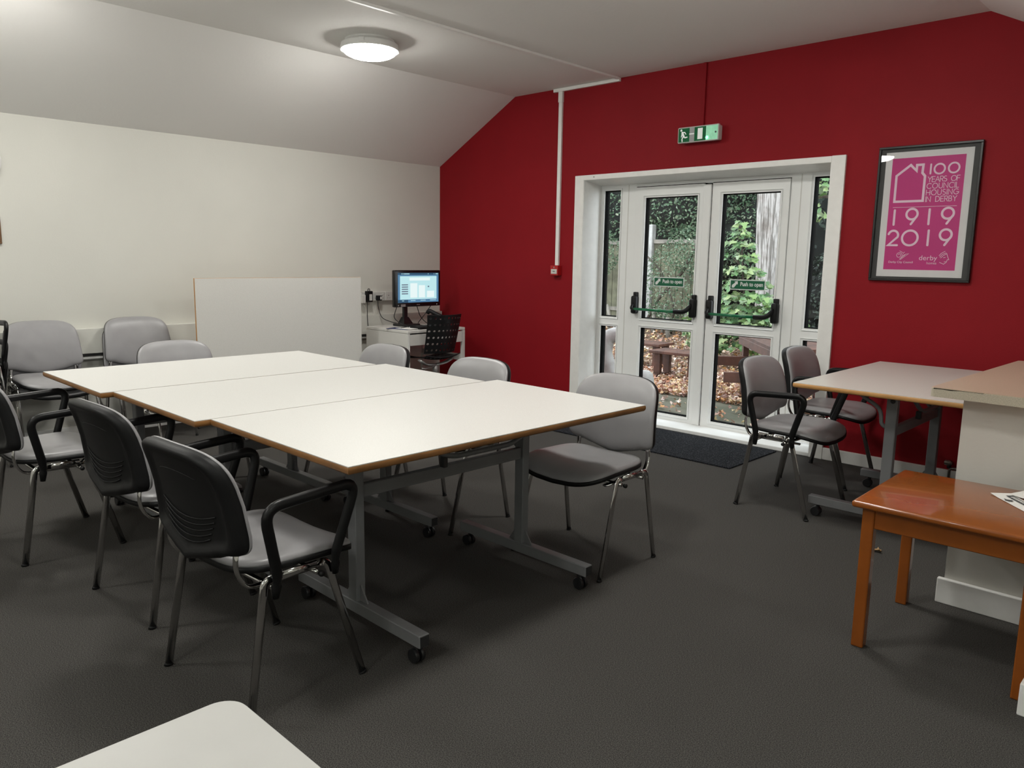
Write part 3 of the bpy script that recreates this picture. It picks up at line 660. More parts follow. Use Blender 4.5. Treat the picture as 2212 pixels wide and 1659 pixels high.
# ---------------------------------------------------------------- flip-top tables
def make_table(name, w_, l_, loc, rz, lbl, cat='table', grp=None, up=False, lam='lam', edge='edge', bars=0.44, H=0.76, off=0.0, hoop=1):
    r = empty(name, loc, rz, lbl, cat, grp)
    mt = Matrix.Identity(4)
    if up: mt = Matrix.Translation((0.055, 0, H - 0.015)) @ Matrix.Rotation(PI / 2, 4, 'Y') @ Matrix.Translation((0, 0, -(H - 0.015)))
    th = 0.027
    hw, hl = w_ / 2, l_ / 2
    top = MB().box(-hw + 0.0015, hw - 0.0015, -hl + 0.0015, hl - 0.0015, H - 0.004, H, mt).build('tabletop', M[lam], r)
    # bull-nosed wooden edge
    e = MB(); prof = [(-0.05, -0.0020), (0.0036, -0.0020), (0.0055, -0.006), (0.006, -th / 2), (0.005, -th + 0.007), (0.001, -th + 0.0015), (-0.006, -th), (-0.20, -th)]
    loops = []
    vs = []
    for (d, h) in prof:
        for (sx, sy) in ((-1, -1), (1, -1), (1, 1), (-1, 1)):
            vs.append(mt @ Vector((sx * (hw - 0.0055 + d), sy * (hl - 0.0055 + d), H + h)))
    fs = []
    for i in range(len(prof) - 1):
        for j in range(4): a = i * 4 + j; b_ = i * 4 + (j + 1) % 4; fs.append((a, b_, b_ + 4, a + 4))
    e.add(vs, fs).build('edge_band', M[edge], r, ang=50)
    k = MB()
    for sy in (-1, 1): k.rbox(-hw * 0.72, hw * 0.72, sy * bars - 0.012 * sy - 0.015, sy * bars - 0.012 * sy + 0.015, H - th - 0.030, H - th - 0.0005, 0.002, 1, mt)
    k.build('top_bearer', M['grey_steel'], r)
    for sy in (-1, 1):
        yy = sy * bars
        MB().rbox(-0.030 + off, 0.022 + off, yy - 0.020, yy + 0.020, 0.110, H - th - 0.02, 0.003, 1).build('leg', M['grey_steel'], r)
        ft = MB().rbox(-0.392 + off, 0.392 + off, yy - 0.022, yy + 0.022, 0.066, 0.112, 0.003, 1).build('foot_bar', M['grey_steel'], r)
        cp = MB()
        for sx in (-1, 1): cp.box(sx * 0.3935 - 0.001 + off, sx * 0.3935 + 0.001 + off, yy - 0.018, yy + 0.018, 0.070, 0.108)
        cp.build('end_cap', M['dark_steel'], ft)
        gs = MB()
        for sx, x0 in ((-1, -0.029), (1, 0.021)):
            gs.prism([(x0 + off, 0.112), (x0 + sx * 0.045 + off, 0.112), (x0 + off, 0.175)], yy - 0.003, yy + 0.003, lambda a, b_, h: (a, h, b_))
        gs.build('gusset', M['grey_steel'], r)
        for sx in (-1, 1):
            cx = sx * 0.350 + off
            ca = MB()
            for dy in (-0.013, 0.013): ca.lathe([(0.012, -0.008), (0.024, -0.008), (0.026, -0.003), (0.026, 0.004), (0.022, 0.009), (0.010, 0.009)], (cx, yy + dy, 0.026), 20, 'y')
            ca.tube([(cx, yy, 0.030), (cx - 0.012 * sx, yy, 0.068)], 0.010, 8)
            ca.build('caster', M['caster'], r, ang=40)
    MB().rbox(-0.016 + off, 0.010 + off, -bars + 0.02, bars - 0.02, 0.500, 0.550, 0.003, 1).build('stretcher', M['grey_steel'], r)
    # bent release rail below the top
    if not up:
        pts = arc([(0.02, -bars * 0.55, H - 0.05), (0.03, -bars * 0.05, 0.585), (0.03, bars - 0.10, 0.585), (0.03, bars - 0.02, 0.62), (0.03, bars - 0.015, H - 0.075)], 0.07, 6)
        MB().tube([(p[0] + off, p[1], p[2]) for p in pts], 0.011, 10).build('release_rail', M['grey_steel'], r, smooth=True)
        MB().rbox(0.008 + off, 0.036 + off, -0.050, -0.028, 0.548, 0.592, 0.003, 1).build('rail_clip', M['dark_steel'], r)
    if not up:
        for sy in (-1, 1): MB().tube(arc([(-0.20 + off, sy * bars, H - 0.035), (-0.15 + off, sy * bars, 0.690), (-0.062 + off, sy * bars, 0.640), (-0.052 + off, sy * bars, 0.560), (-0.028 + off, sy * bars, 0.545)], 0.04, 5), 0.010, 10).build('latch_hook', M['grey_steel'], r, smooth=True)
    pv = MB()
    for sy in (-1, 1): pv.lathe([(0.010, -0.006), (0.012, 0.0), (0.010, 0.006)], (0.0 + off, sy * (bars + 0.022), H - th - 0.045), 12, 'y')
    pv.build('pivot_bolt', M['dark_steel'], r, smooth=True)
    return r
GT = 'cream topped tables pushed together'
def corner_rot(p, q): return math.atan2(-(q[0] - p[0]), q[1] - p[1])
make_table('folding_table', 0.912, 1.500, (3.960, -3.398, 0), -0.012, 'cream table with brown edge nearest the garden doors of the joined three', 'table', GT, bars=0.438, off=0.030)
make_table('folding_table', 0.834, 1.480, (3.081, -3.458, 0), -0.010, 'middle cream table of the three pushed together', 'table', GT, bars=0.430)
make_table('folding_table', 0.842, 1.474, (2.232, -3.506, 0), -0.006, 'cream table of the joined three farthest from the garden doors', 'table', GT, bars=0.430)
make_table('folding_table', 0.848, 1.300, (4.985, -0.872, 0), 0.010, 'beige table with pale edge standing against the red wall', 'table', None, lam='lam2', edge='edge2', bars=0.396)
make_table('folding_table', 0.882, 1.500, (0.41, -2.085, 0), 0.0, 'table stored with its speckled top flipped upright against the cream wall', 'table', None, up=True, lam='board_lam', edge='edge2', bars=0.44)

# grey table corner under the camera
r = empty('grey_table', (5.307, -4.958, 0), 0, 'pale grey table with a rounded corner at the bottom picture edge', 'table')
def rr_poly(x0, x1, y0, y1, rad, n=8):
    out = []
    for cx, cy, a0 in ((x1 - rad, y1 - rad, 0), (x0 + rad, y1 - rad, 90), (x0 + rad, y0 + rad, 180), (x1 - rad, y0 + rad, 270)):
        for i in range(n + 1):
            a = math.radians(a0 + 90 * i / n); out.append((cx + rad * math.cos(a), cy + rad * math.sin(a)))
    return out
MB().prism(rr_poly(0.0, 0.70, -1.2, 0.0, 0.034), 0.7355, 0.760).build('tabletop', M['grey_lam'], r)
MB().prism(rr_poly(-0.0015, 0.7015, -1.2015, 0.0015, 0.0355), 0.735, 0.7585).build('edge_band', M['silver'], r)
for lx in (0.08, 0.62):
    for ly in (-0.09, -1.11): MB().tube([(lx, ly, 0), (lx, ly, 0.735)], 0.018, 12).build('leg', M['grey_steel'], r, smooth=True)

# ---------------------------------------------------------------- small orange table and leaflets
r = empty('wooden_side_table', (5.345, -2.640, 0), 0.02, 'low orange varnished wooden table before the white partition', 'side table')
TW, TD, TH = 0.560, 0.560, 0.548
MB().rbox(-0.030, TW, -0.030, TD, TH - 0.024, TH, 0.009, 4).build('tabletop', M['orange'], r, ang=50)
for (a, b_) in ((0, 0), (TW - 0.060, 0), (0, TD - 0.060), (TW - 0.060, TD - 0.060)):
    MB().rbox(a, a + 0.042, b_, b_ + 0.042, 0.0, TH - 0.024, 0.005, 2).build('leg', M['orange'], r)
for (x0, x1, y0, y1) in ((0.04, TW - 0.058, 0.006, 0.024), (0.04, TW - 0.058, TD - 0.045, TD - 0.027), (0.006, 0.024, 0.04, TD - 0.058), (TW - 0.045, TW - 0.027, 0.04, TD - 0.058)):
    MB().rbox(x0, x1, y0, y1, TH - 0.098, TH - 0.024, 0.003, 1).build('apron', M['orange'], r)

# ---------------------------------------------------------------- partition and worktop
st_ = MB(); st_.box(5.470, 8.2, -1.985, -0.70, 0, 0.8612)
struct(st_.build('wall_partition', M['plaster']), 'off-white half height partition under the worktop')
struct(MB().rbox(5.448, 5.88, -2.008, -1.985, 0.0, 0.105, 0.004).build('baseboard_partition', M['gloss_white']), 'white baseboard at the foot of the partition')
struct(MB().box(5.905, 6.20, -2.70, -1.985, 0, 0.862).build('wall_return', M['plaster']))
struct(MB().rbox(5.882, 6.22, -2.722, -2.02, 0.0, 0.105, 0.004).build('baseboard_return', M['gloss_white']), 'white baseboard corner beside the orange table leg')
r = empty('worktop', (5.374, -2.094, 0.862), -0.03, 'peach speckled worktop with a chipped edge on top of the partition', 'worktop')
def wt(x0, x1, y0, y1, rad): return rr_poly(x0, x1, y0, y1, rad, 5)
MB().prism(rr_poly(0.002, 1.75, 0.002, 1.30, 0.014), 0.0345, 0.0375).build('surface', M['counter'], r)
MB().prism(rr_poly(0.0, 1.752, 0.0, 1.302, 0.016), 0.0, 0.0350).build('core', M['counter_edge'], r)
ck = MB()
ck.add([(0.012, -0.0009, 0.0352), (0.012, -0.0009, 0.031), (0.040, -0.0009, 0.0322), (0.075, -0.0009, 0.0305), (0.105, -0.0009, 0.0335), (0.150, -0.0009, 0.0340), (0.185, -0.0009, 0.0332), (0.190, -0.0009, 0.0352)], [tuple(range(8))])
ck.build('chipped_edge', M['chip'], r)

def leaflet(loc, rz, w_, h_, name, lbl, dark):
    r = empty(name, loc, rz, lbl, 'leaflet')
    n = 8; vs = []; fs = []
    for i in range(n + 1):
        for j in range(2):
            t_ = i / n; vs.append((t_ * w_, j * h_, 0.0012 + 0.008 * max(0, 0.25 - t_) ** 1.5 * 3)); 
    for i in range(n): fs.append((2 * i, 2 * i + 2, 2 * i + 3, 2 * i + 1))
    p = MB().add(vs, fs).build('sheet', M['paper'], r, fix=False)
    if dark:
        MB().add([(0.030, h_ * 0.52, 0.0042), (w_ * 0.99, h_ * 0.52, 0.0020), (w_ * 0.99, h_ * 0.86, 0.0020), (0.030, h_ * 0.86, 0.0042)], [(0, 1, 2, 3)]).build('dark_band', M['ink'], r, fix=False)
        k = MB()   # illegible pale characters, seen upside down
        random.seed(3)
        for i in range(11):
            x0 = 0.048 + i * 0.0135
            k.add([(x0, h_ * 0.60, 0.0046), (x0 + 0.010, h_ * 0.60, 0.0046), (x0 + 0.010, h_ * 0.78, 0.0046), (x0 + 0.0065, h_ * 0.78, 0.0046), (x0 + 0.0065, h_ * 0.66, 0.0046), (x0 + 0.0035, h_ * 0.66, 0.0046), (x0 + 0.0035, h_ * 0.78, 0.0046), (x0, h_ * 0.78, 0.0046)], [(0, 1, 2, 5), (2, 3, 4, 5), (0, 5, 6, 7)])
        k.build('print', M['paper'], r, fix=False)
        MB().add([(0.065, h_ * 0.16, 0.0040), (0.088, h_ * 0.05, 0.0040), (0.102, h_ * 0.24, 0.0040), (0.090, h_ * 0.42, 0.0040), (0.078, h_ * 0.20, 0.0040)], [(0, 1, 2, 3, 4)]).build('emblem', M['ink'], r, fix=False)
    return r
leaflet((5.642, -2.212, TH), -0.85, 0.21, 0.074, 'leaflet', 'white leaflet with a dark printed band on the orange table', True)
leaflet((5.697, -2.192, TH + 0.0045), -0.35, 0.15, 0.10, 'paper_sheet', 'plain pale paper lying over the printed leaflet', False)

# radiator valve by the red wall
r = empty('radiator_valve', (4.965, -0.05, 0), 0, 'small metal radiator valve and pipe low on the red wall', 'valve')
MB().tube(arc([(0.0, 0.03, 0.0), (0.0, 0.03, 0.10), (0.12, 0.03, 0.10)], 0.02), 0.008, 10).build('pipe', M['brass'], r, smooth=True)
MB().lathe([(0.010, 0.0), (0.016, 0.004), (0.018, 0.03), (0.012, 0.045)], (-0.03, 0.02, 0.135), 14, 'x').build('handle', M['brass'], r, smooth=True)
MB().tube([(-0.005, 0.03, 0.10), (0.0, 0.025, 0.135)], 0.012, 10).build('valve_body', M['dark_steel'], r, smooth=True)

def leaf_poly(kind, s_):
    if kind == 'maple':
        out = []
        for (a, q) in ((-90, .35), (-60, .30), (-40, .62), (-15, .42), (5, .85), (28, .48), (60, .62), (68, .88), (90, 1.05), (112, .88), (120, .62), (152, .48), (175, .85), (195, .42), (220, .62), (240, .30)):
            out.append((math.cos(math.radians(a)) * q * s_ * .62, math.sin(math.radians(a)) * q * s_ * .62))
        return out
    if kind == 'star':
        return [(math.cos(math.radians(90 + 36 * i)) * s_ * (.62 if i % 2 == 0 else .34), math.sin(math.radians(90 + 36 * i)) * s_ * (.62 if i % 2 == 0 else .34)) for i in range(10)]
    return [(0, -s_ * .5), (s_ * .28, -s_ * .1), (s_ * .22, s_ * .22), (0, s_ * .5), (-s_ * .22, s_ * .22), (-s_ * .28, -s_ * .1)]
def put_leaf(mb, p, n, s_, kind, roll, fold=0.25):
    n = Vector(n).normalized(); a = n.orthogonal().normalized(); b_ = n.cross(a)
    ca, sa = math.cos(roll), math.sin(roll); a, b_ = a * ca + b_ * sa, b_ * ca - a * sa
    poly = leaf_poly(kind, s_); p = Vector(p)
    vs = [p + a * x + b_ * y + n * (fold * abs(x) - fold * 0.6 * y * y / s_) for x, y in poly]
    if kind in ('maple', 'star'):
        vs.append(p); k = len(poly); mb.add(vs, [(i, (i + 1) % k, k) for i in range(k)])
    else: mb.add(vs, [(0, 1, 2, 3), (0, 3, 4, 5)])
k = MB(); put_leaf(k, (0, 0, 0.006), (0.1, 0.2, 1), 0.055, 'maple', 1.2, 0.5)
one(k, 'fallen_leaf', leaf_mat('dry_leaf', [(0.42, 0.26, 0.12), (0.42, 0.26, 0.12)], 0.7, 0.0), 'single dry tan leaf on the carpet left of the orange table', 'leaf', loc=(5.086, -1.600, 0.0), fix=False)

# ---------------------------------------------------------------- desk corner
DXa, DXb, DYa, DYb, DH = 0.20, 0.825, -1.085, -0.395, 0.718
r = empty('white_desk', (DXa, DYa, 0), 0, 'small white computer desk against the cream wall', 'desk')
W_, L_ = DXb - DXa, DYb - DYa
MB().rbox(0, W_, 0, L_, DH - 0.024, DH, 0.002, 1).build('desktop', M['desk'], r)
MB().box(0, W_, 0.0, 0.024, 0, DH - 0.026).build('side_panel', M['desk'], r)
MB().box(W_ - 0.03, W_ - 0.001, L_ - 0.030, L_, 0, DH - 0.026).build('leg', M['desk'], r)
MB().box(0, 0.03, L_ - 0.030, L_, 0, DH - 0.026).build('leg', M['desk'], r)
MB().box(0.01, 0.025, 0.024, L_ - 0.03, DH - 0.30, DH - 0.026).build('back_panel', M['desk'], r)
MB().box(0.03, W_ - 0.03, L_ - 0.026, L_ - 0.006, 0.40, 0.46).build('side_rail', M['desk'], r)
dr = MB().rbox(W_ - 0.022, W_ - 0.002, 0.030, L_ - 0.034, DH - 0.136, DH - 0.036, 0.001, 1).build('drawer', M['desk'], r)
MB().box(0.05, W_ - 0.022, 0.040, L_ - 0.044, DH - 0.130, DH - 0.050).build('drawer_box', M['desk'], dr)

r = empty('computer_monitor', (0.405, -0.632, DH), 0.035, 'black widescreen monitor with a lit blue web page on the white desk', 'monitor')
MB().rbox(-0.030, 0.012, -0.290, 0.290, 0.182, 0.528, 0.010, 3).build('casing', M['mon'], r, ang=40)
def sp_(name, y0, y1, z0, z1, m, x): return MB().add([(x, y0, z0), (x, y1, z0), (x, y1, z1), (x, y0, z1)], [(0, 1, 2, 3)]).build(name, m, scr, fix=False)
scr = MB().add([(0.0126, -0.252, 0.222), (0.0126, 0.262, 0.222), (0.0126, 0.262, 0.503), (0.0126, -0.252, 0.503)], [(0, 1, 2, 3)]).build('screen', M['scr_blue'], r, fix=False)
sp_('page', -0.226, 0.236, 0.252, 0.472, M['scr_light'], 0.0130)
sp_('page_banner', -0.110, 0.150, 0.430, 0.458, M['scr_white'], 0.0134)
for i in range(5): sp_('menu_entry', -0.206, -0.128, 0.302 + i * 0.021, 0.312 + i * 0.021, M['scr_grey'], 0.0134)
sp_('text_column', -0.100, -0.012, 0.268, 0.405, M['scr_white'], 0.0134)
sp_('text_column', 0.006, 0.086, 0.268, 0.385, M['scr_white'], 0.0134); sp_('text_column', 0.110, 0.205, 0.268, 0.330, M['scr_white'], 0.0134)
sp_('page_icon', 0.120, 0.140, 0.366, 0.378, M['scr_grey'], 0.0136)
sp_('top_bar', -0.252, 0.262, 0.484, 0.503, M['scr_dark'], 0.0134)
for (a, b_) in ((-0.208, -0.198), (-0.192, -0.184), (-0.178, -0.110), (0.122, 0.130), (0.200, 0.206), (0.222, 0.256)): sp_('bar_icon', a, b_, 0.490, 0.497, M['scr_light'], 0.0136)
sp_('active_tab', -0.252, -0.128, 0.222, 0.250, M['scr_dark'], 0.0134)
for (a, b_) in ((-0.204, -0.178), (-0.096, -0.036), (0.028, 0.094), (0.150, 0.228)): sp_('tab_caption', a, b_, 0.238, 0.243, M['scr_light'], 0.0136)
MB().box(0.012, 0.0135, -0.216, -0.160, 0.186, 0.208).build('asset_sticker', M['silver'], r)
MB().lathe([(0.007, 0), (0.007, 0.001)], (0.0125, -0.247, 0.198), 12, 'x').build('front_badge', M['silver'], r)
MB().box(0.012, 0.0132, 0.238, 0.243, 0.197, 0.201).build('power_light', M['led'], r)
MB().box(0.012, 0.0130, -0.020, 0.020, 0.198, 0.203).build('maker_mark', M['silver'], r)
k = MB(); k.rbox(-0.050, -0.020, -0.150, -0.105, 0.030, 0.30, 0.004, 2)
k.add([(-0.055, -0.155, 0.085), (-0.015, -0.155, 0.085), (-0.015, -0.100, 0.085), (-0.055, -0.100, 0.085), (-0.075, -0.185, 0.020), (0.020, -0.185, 0.020), (0.020, -0.070, 0.020), (-0.075, -0.070, 0.020)], [(0, 1, 2, 3), (7, 6, 5, 4), (0, 4, 5, 1), (1, 5, 6, 2), (2, 6, 7, 3), (3, 7, 4, 0)])
k.build('stand', M['mon'], r); MB().rbox(-0.10, 0.075, -0.225, -0.030, 0.0, 0.024, 0.006, 2).build('base', M['mon'], r)

r = empty('keyboard', (0.700, -0.760, DH), 0.06, 'black computer keyboard in front of the monitor', 'keyboard')
MB().rbox(-0.070, 0.070, -0.150, 0.240, 0.0, 0.020, 0.004, 2).build('case', M['shell'], r)
k = MB()
for i in range(5):
    for j in range(17): k.box(-0.055 + i * 0.023, -0.036 + i * 0.023, -0.140 + j * 0.022, -0.121 + j * 0.022, 0.020, 0.025)
k.build('keys', M['arm'], r)
r = empty('desk_telephone', (0.520, -0.46, DH), 0.5, 'black desk telephone with handset beside the monitor', 'telephone')
MB().add([(-0.09, -0.08, 0), (0.09, -0.08, 0), (0.09, 0.08, 0), (-0.09, 0.08, 0), (-0.09, -0.08, 0.10), (0.09, -0.08, 0.02), (0.09, 0.08, 0.02), (-0.09, 0.08, 0.10)], [(3, 2, 1, 0), (4, 5, 6, 7), (0, 1, 5, 4), (1, 2, 6, 5), (2, 3, 7, 6), (3, 0, 4, 7)]).build('body', M['shell'], r)
MB().tube(arc([(-0.095, -0.060, 0.115), (-0.08, -0.060, 0.145), (0.06, -0.060, 0.085), (0.09, -0.060, 0.050)], 0.03), 0.020, 10).build('handset', M['shell'], r, smooth=True)
MB().add([(0.01, -0.010, 0.058), (0.07, -0.010, 0.031), (0.07, 0.035, 0.031), (0.01, 0.035, 0.058)], [(0, 1, 2, 3)]).build('number_card', M['paper'], r, fix=False)
one(MB().rbox(-0.11, 0.11, -0.08, 0.08, 0.0, 0.004, 0.001, 1), 'booklet', M['navy'], 'navy booklet under the cables at the left of the desk', 'booklet', loc=(0.60, -0.985, DH), rz=0.4, fix=True)
one(MB().rbox(-0.09, 0.09, -0.07, 0.07, 0.0, 0.003, 0.001, 1), 'paper_pad', M['paper'], 'white paper beside the keyboard on the desk', 'paper', loc=(0.665, -0.955, DH + 0.0045), rz=0.15, fix=True)

# perforated swivel chair
r = empty('swivel_chair', (0.860, -0.795, 0), -PI / 2 - 0.05, 'black perforated plastic swivel chair at the white desk', 'office chair')
# local frame: faces -Y, so its back stands at +Y
def perf(nx, nz, fn, name, par, holes=True):
    k = MB(); 
    for i in range(nx):
        for j in range(nz):
            cn = [fn((i + a) / nx, (j + b_) / nz) for a, b_ in ((0, 0), (.5, 0), (1, 0), (1, .5), (1, 1), (.5, 1), (0, 1), (0, .5))]
            hl = [fn((i + .5 + .25 * math.cos(math.radians(a))) / nx, (j + .5 + .19 * math.sin(math.radians(a))) / nz) for a in (225, 270, 315, 0, 45, 90, 135, 180)]
            k.add(cn + hl, [(q, (q + 1) % 8, (q + 1) % 8 + 8, q + 8) for q in range(8)] + ([] if holes else [tuple(range(8, 16))]))
    o = k.build(name, M['shell'], par, fix=False)
    bm = bmesh.new(); bm.from_mesh(o.data); bmesh.ops.remove_doubles(bm, verts=bm.verts, dist=1e-4); bmesh.ops.recalc_face_normals(bm, faces=bm.faces); bm.to_mesh(o.data); bm.free()
    md = o.modifiers.new('thickness', 'SOLIDIFY'); md.thickness = 0.008; md.offset = 0
    return o
def backfn(u, v):
    a = (u - .5); w_ = 0.345 + 0.03 * v
    z = 0.515 + 0.350 * v
    return Vector((a * w_, 0.150 + 0.055 * v ** 1.5 - 0.26 * a * a + (0.03 * (1 - v) ** 3) * -1, z))
perf(9, 6, backfn, 'backrest', r)
def seatfn(u, v):
    a = (u - .5)
    return Vector((a * 0.38, -0.235 + 0.36 * v, 0.452 + 0.025 * (2 * a) ** 2 - 0.03 * max(0, .25 - v) ** 1 * 2 + 0.03 * max(0, v - .85) * 6))
perf(9, 7, seatfn, 'seat', r, True)
k = MB()
for sx in (-1, 1): k.tube(arc([(0, 0.0, 0.395), (sx * 0.11, 0.0, 0.405), (sx * 0.19, 0.02, 0.450)], 0.05), 0.028, 10, 0.012)
k.build('seat_support', M['silver'], r, smooth=True)
MB().tube([(0.0, 0.0, 0.405), (0, 0, 0.30)], 0.025, 14).build('column_cover', M['silver'], r, smooth=True)
MB().tube([(0, 0, 0.31), (0, 0, 0.09)], 0.019, 14).build('gas_column', M['shell'], r, smooth=True)
MB().tube([(0.03, 0.02, 0.385), (0.16, 0.06, 0.375), (0.20, 0.065, 0.385)], 0.006, 8).build('height_lever', M['silver'], r, smooth=True)
for i in range(5):
    a = 2 * PI * i / 5 + 0.3; e_ = (math.cos(a) * 0.25, math.sin(a) * 0.25)
    lg_ = MB().tube([(0, 0, 0.095), (e_[0] * .5, e_[1] * .5, 0.085), (e_[0], e_[1], 0.062)], 0.018, 10, 0.014).build('base_arm', M['shell'], r, smooth=True)
    MB().lathe([(0.010, -0.018), (0.025, -0.016), (0.026, 0.0), (0.025, 0.016), (0.010, 0.018)], (e_[0], e_[1], 0.026), 14, 'y').build('caster', M['caster'], lg_, smooth=True)

# sockets, plugs and cables on the cream wall
SZ = 0.985
for i, l in enumerate(('white double socket carrying the black charger', 'white double socket with the black plug', 'white double socket beside the monitor')):
    yc = -0.965 + i * 0.150
    r = empty('wall_socket', (0.0, yc, SZ), 0, l, 'socket', 'double sockets by the desk')
    MB().rbox(0.0, 0.035, -0.073, 0.073, -0.043, 0.043, 0.003, 1).build('box', M['sock'], r)
    MB().rbox(0.035, 0.042, -0.073, 0.073, -0.043, 0.043, 0.003, 1).build('face_plate', M['sock'], r)
    for yy in (-0.035, 0.035):
        k = MB(); k.box(0.042, 0.0425, yy - 0.004, yy + 0.004, 0.002, 0.010)
        for q in (-0.011, 0.0135): k.box(0.042, 0.0425, yy + q - 0.003, yy + q + 0.003, -0.020, -0.015)
        k.build('pin_holes', M['ink'], r)
        MB().rbox(0.042, 0.046, yy * 1.45 - 0.006, yy * 1.45 + 0.006, 0.018, 0.032, 0.001, 1).build('switch', M['sock'], r)
r = empty('power_adapter', (0.045, -0.955, 0.935), 0, 'black power adapter plugged into the wall socket', 'charger')
MB().rbox(0.0, 0.045, -0.032, 0.032, 0.0, 0.105, 0.005, 2).build('body', M['shell'], r)
MB().box(0.045, 0.0455, -0.010, 0.022, 0.015, 0.075).build('rating_label', M['sock'], r)
MB().tube(arc([(0.02, -0.010, 0.105), (0.02, -0.008, 0.125), (0.02, 0.012, 0.125), (0.02, 0.012, 0.10)], 0.01), 0.004, 8).build('hanging_loop', M['blk'], r, smooth=True)
MB().tube(arc([(0.03, -0.025, 0.0), (0.035, -0.030, -0.15), (0.045, -0.015, -0.40), (0.04, 0.01, -0.60), (0.05, 0.03, -0.93)], 0.05), 0.0035, 8).build('cable', M['blk'], r, smooth=True)
r = empty('wall_plug', (0.046, -0.838, 0.945), 0, 'black mains plug feeding the monitor', 'plug')
MB().rbox(0.0, 0.045, -0.026, 0.026, 0.0, 0.050, 0.010, 3).build('body', M['shell'], r)
MB().rbox(0.030, 0.048, -0.002, 0.020, 0.012, 0.040, 0.002, 1).build('label', M['sock'], r)
MB().tube(arc([(0.03, -0.02, 0.010), (0.04, -0.02, -0.08), (0.05, 0.01, -0.17), (0.14, 0.06, -0.205), (0.24, 0.11, -0.218)], 0.05), 0.0035, 8).build('cable', M['blk'], r, smooth=True)
r = empty('white_plug', (0.046, -1.025, 0.925), 0, 'white plug in the socket next to the upright table board', 'plug')
MB().rbox(0.0, 0.040, -0.022, 0.022, 0.0, 0.080, 0.005, 2).build('body', M['sock'], r)
MB().tube(arc([(0.02, 0, 0.0), (0.025, 0.03, -0.05), (0.02, 0.06, -0.12), (0.03, 0.02, -0.9)], 0.03), 0.002, 6).build('cable', M['sock'], r, smooth=True)
for i, (pts, l) in enumerate(((
    [(0.42, -0.89, 0.91), (0.40, -0.92, 0.80), (0.44, -0.86, 0.745), (0.56, -0.84, DH + 0.004), (0.62, -1.00, DH + 0.010)], 'black cable looping down from the left edge of the monitor'),
    ([(0.38, -0.62, 0.905), (0.36, -0.56, 0.79), (0.40, -0.50, DH + 0.006), (0.50, -0.55, DH + 0.004)], 'thin black cable hanging behind the monitor stand'),
    ([(0.38, -0.44, 0.905), (0.36, -0.52, 0.80), (0.42, -0.66, DH + 0.006), (0.55, -0.60, DH + 0.004)], 'black cable slanting from the right of the monitor to the desk'))):
    one(MB().tube(arc(pts, 0.08, 6), 0.004, 8), 'monitor_cable', M['blk'], l, 'cable', 'cables of the monitor', smooth=True)

# clock and picture cut by the left picture edge
r = empty('wall_clock', (0.0, -4.055, 1.965), 0, 'white round wall clock cut by the left picture edge', 'clock')
MB().lathe([(0.135, 0.0), (0.140, 0.010), (0.138, 0.035), (0.125, 0.042), (0.124, 0.036)], (0, 0, 0), 40, 'x').build('rim', M['lampbody'], r, ang=40)
MB().lathe([(0.124, 0.030), (0.124, 0.034)], (0, 0, 0), 40, 'x').build('dial', M['paper'], r)
k = MB(); k.box(0.036, 0.037, -0.003, 0.003, 0.0, 0.08); k.box(0.036, 0.037, -0.055, 0.0, -0.003, 0.003); k.build('hands', M['ink'], r)
r = empty('framed_picture', (0.0, -4.10, 1.50), 0, 'small brown framed picture cut by the left picture edge below the clock', 'picture')
k = MB()
for a in ((-0.14, 0.15, -0.085, -0.070), (-0.14, 0.15, 0.085, 0.100), (-0.14, -0.125, -0.07, 0.085), (0.135, 0.15, -0.07, 0.085)): k.rbox(0.0, 0.02, a[0], a[1], a[2], a[3], 0.002, 1)
k.build('frame', M['brownframe'], r)
MB().box(0.002, 0.010, -0.125, 0.135, -0.070, 0.085).build('mount', M['mount_white'], r)

# ================================================================ garden
GZ = -0.10
def gh(x, y):
    """ground height: level paving, then a bank rising to the fence"""
    b0 = 4.2; h = GZ
    if y > b0: h += 0.26 * min(1, (y - b0) / 2.6) ** 1.2
    return h + 0.015 * math.sin(x * 2.1 + y) * (1 if y > 2.2 else 0)
k = MB(); nx, ny = 56, 44; vs = []; fs = []
for j in range(ny + 1):
    for i in range(nx + 1):
        x = -9 + 16 * i / nx; y = 2.1 + 9.5 * j / ny; vs.append((x, y, gh(x, y)))
for j in range(ny):
    for i in range(nx): a = j * (nx + 1) + i; fs.append((a, a + 1, a + nx + 2, a + nx + 1))
struct(MB().add(vs, fs).build('ground_outside', M['soil'], smooth=True, fix=False), 'leaf covered garden ground')
struct(MB().box(-6, 8, 0.30, 2.15, GZ - 0.1, GZ + 0.004).build('patio', M['patio']), 'mossy paving outside the garden doors')

def in_view(x, y):   # the wedge of garden that can be seen through the doors, with room for side steps
    return True
random.seed(11)
lv = MB()
for i in range(17000):
    if i < 620:
        x = random.uniform(-1.0, 5.0); y = random.uniform(0.45, 2.2)
    elif i < 9500:
        y = 1.9 + abs(random.gauss(0, 0.85)); x = random.uniform(-2.0, 4.2) - (y - 2) * 0.55
    else:
        y = random.uniform(2.6, 7.2); x = random.uniform(-3.6, 2.6) - (y - 3) * 0.62 + 1.0
    put_leaf(lv, (x, y, gh(x, y) + random.uniform(0.008, 0.055)), (random.gauss(0, .45), random.gauss(0, .45), 1), random.uniform(0.030, 0.066), random.choice(('star', 'leaf', 'star')), random.uniform(0, 6.3), random.uniform(0.2, 0.9))
tag(lv.build('fallen_leaves', M['leaf_fallen'], fix=False), 'brown and orange autumn leaves lying over the garden ground', 'fallen leaves', kind='stuff')

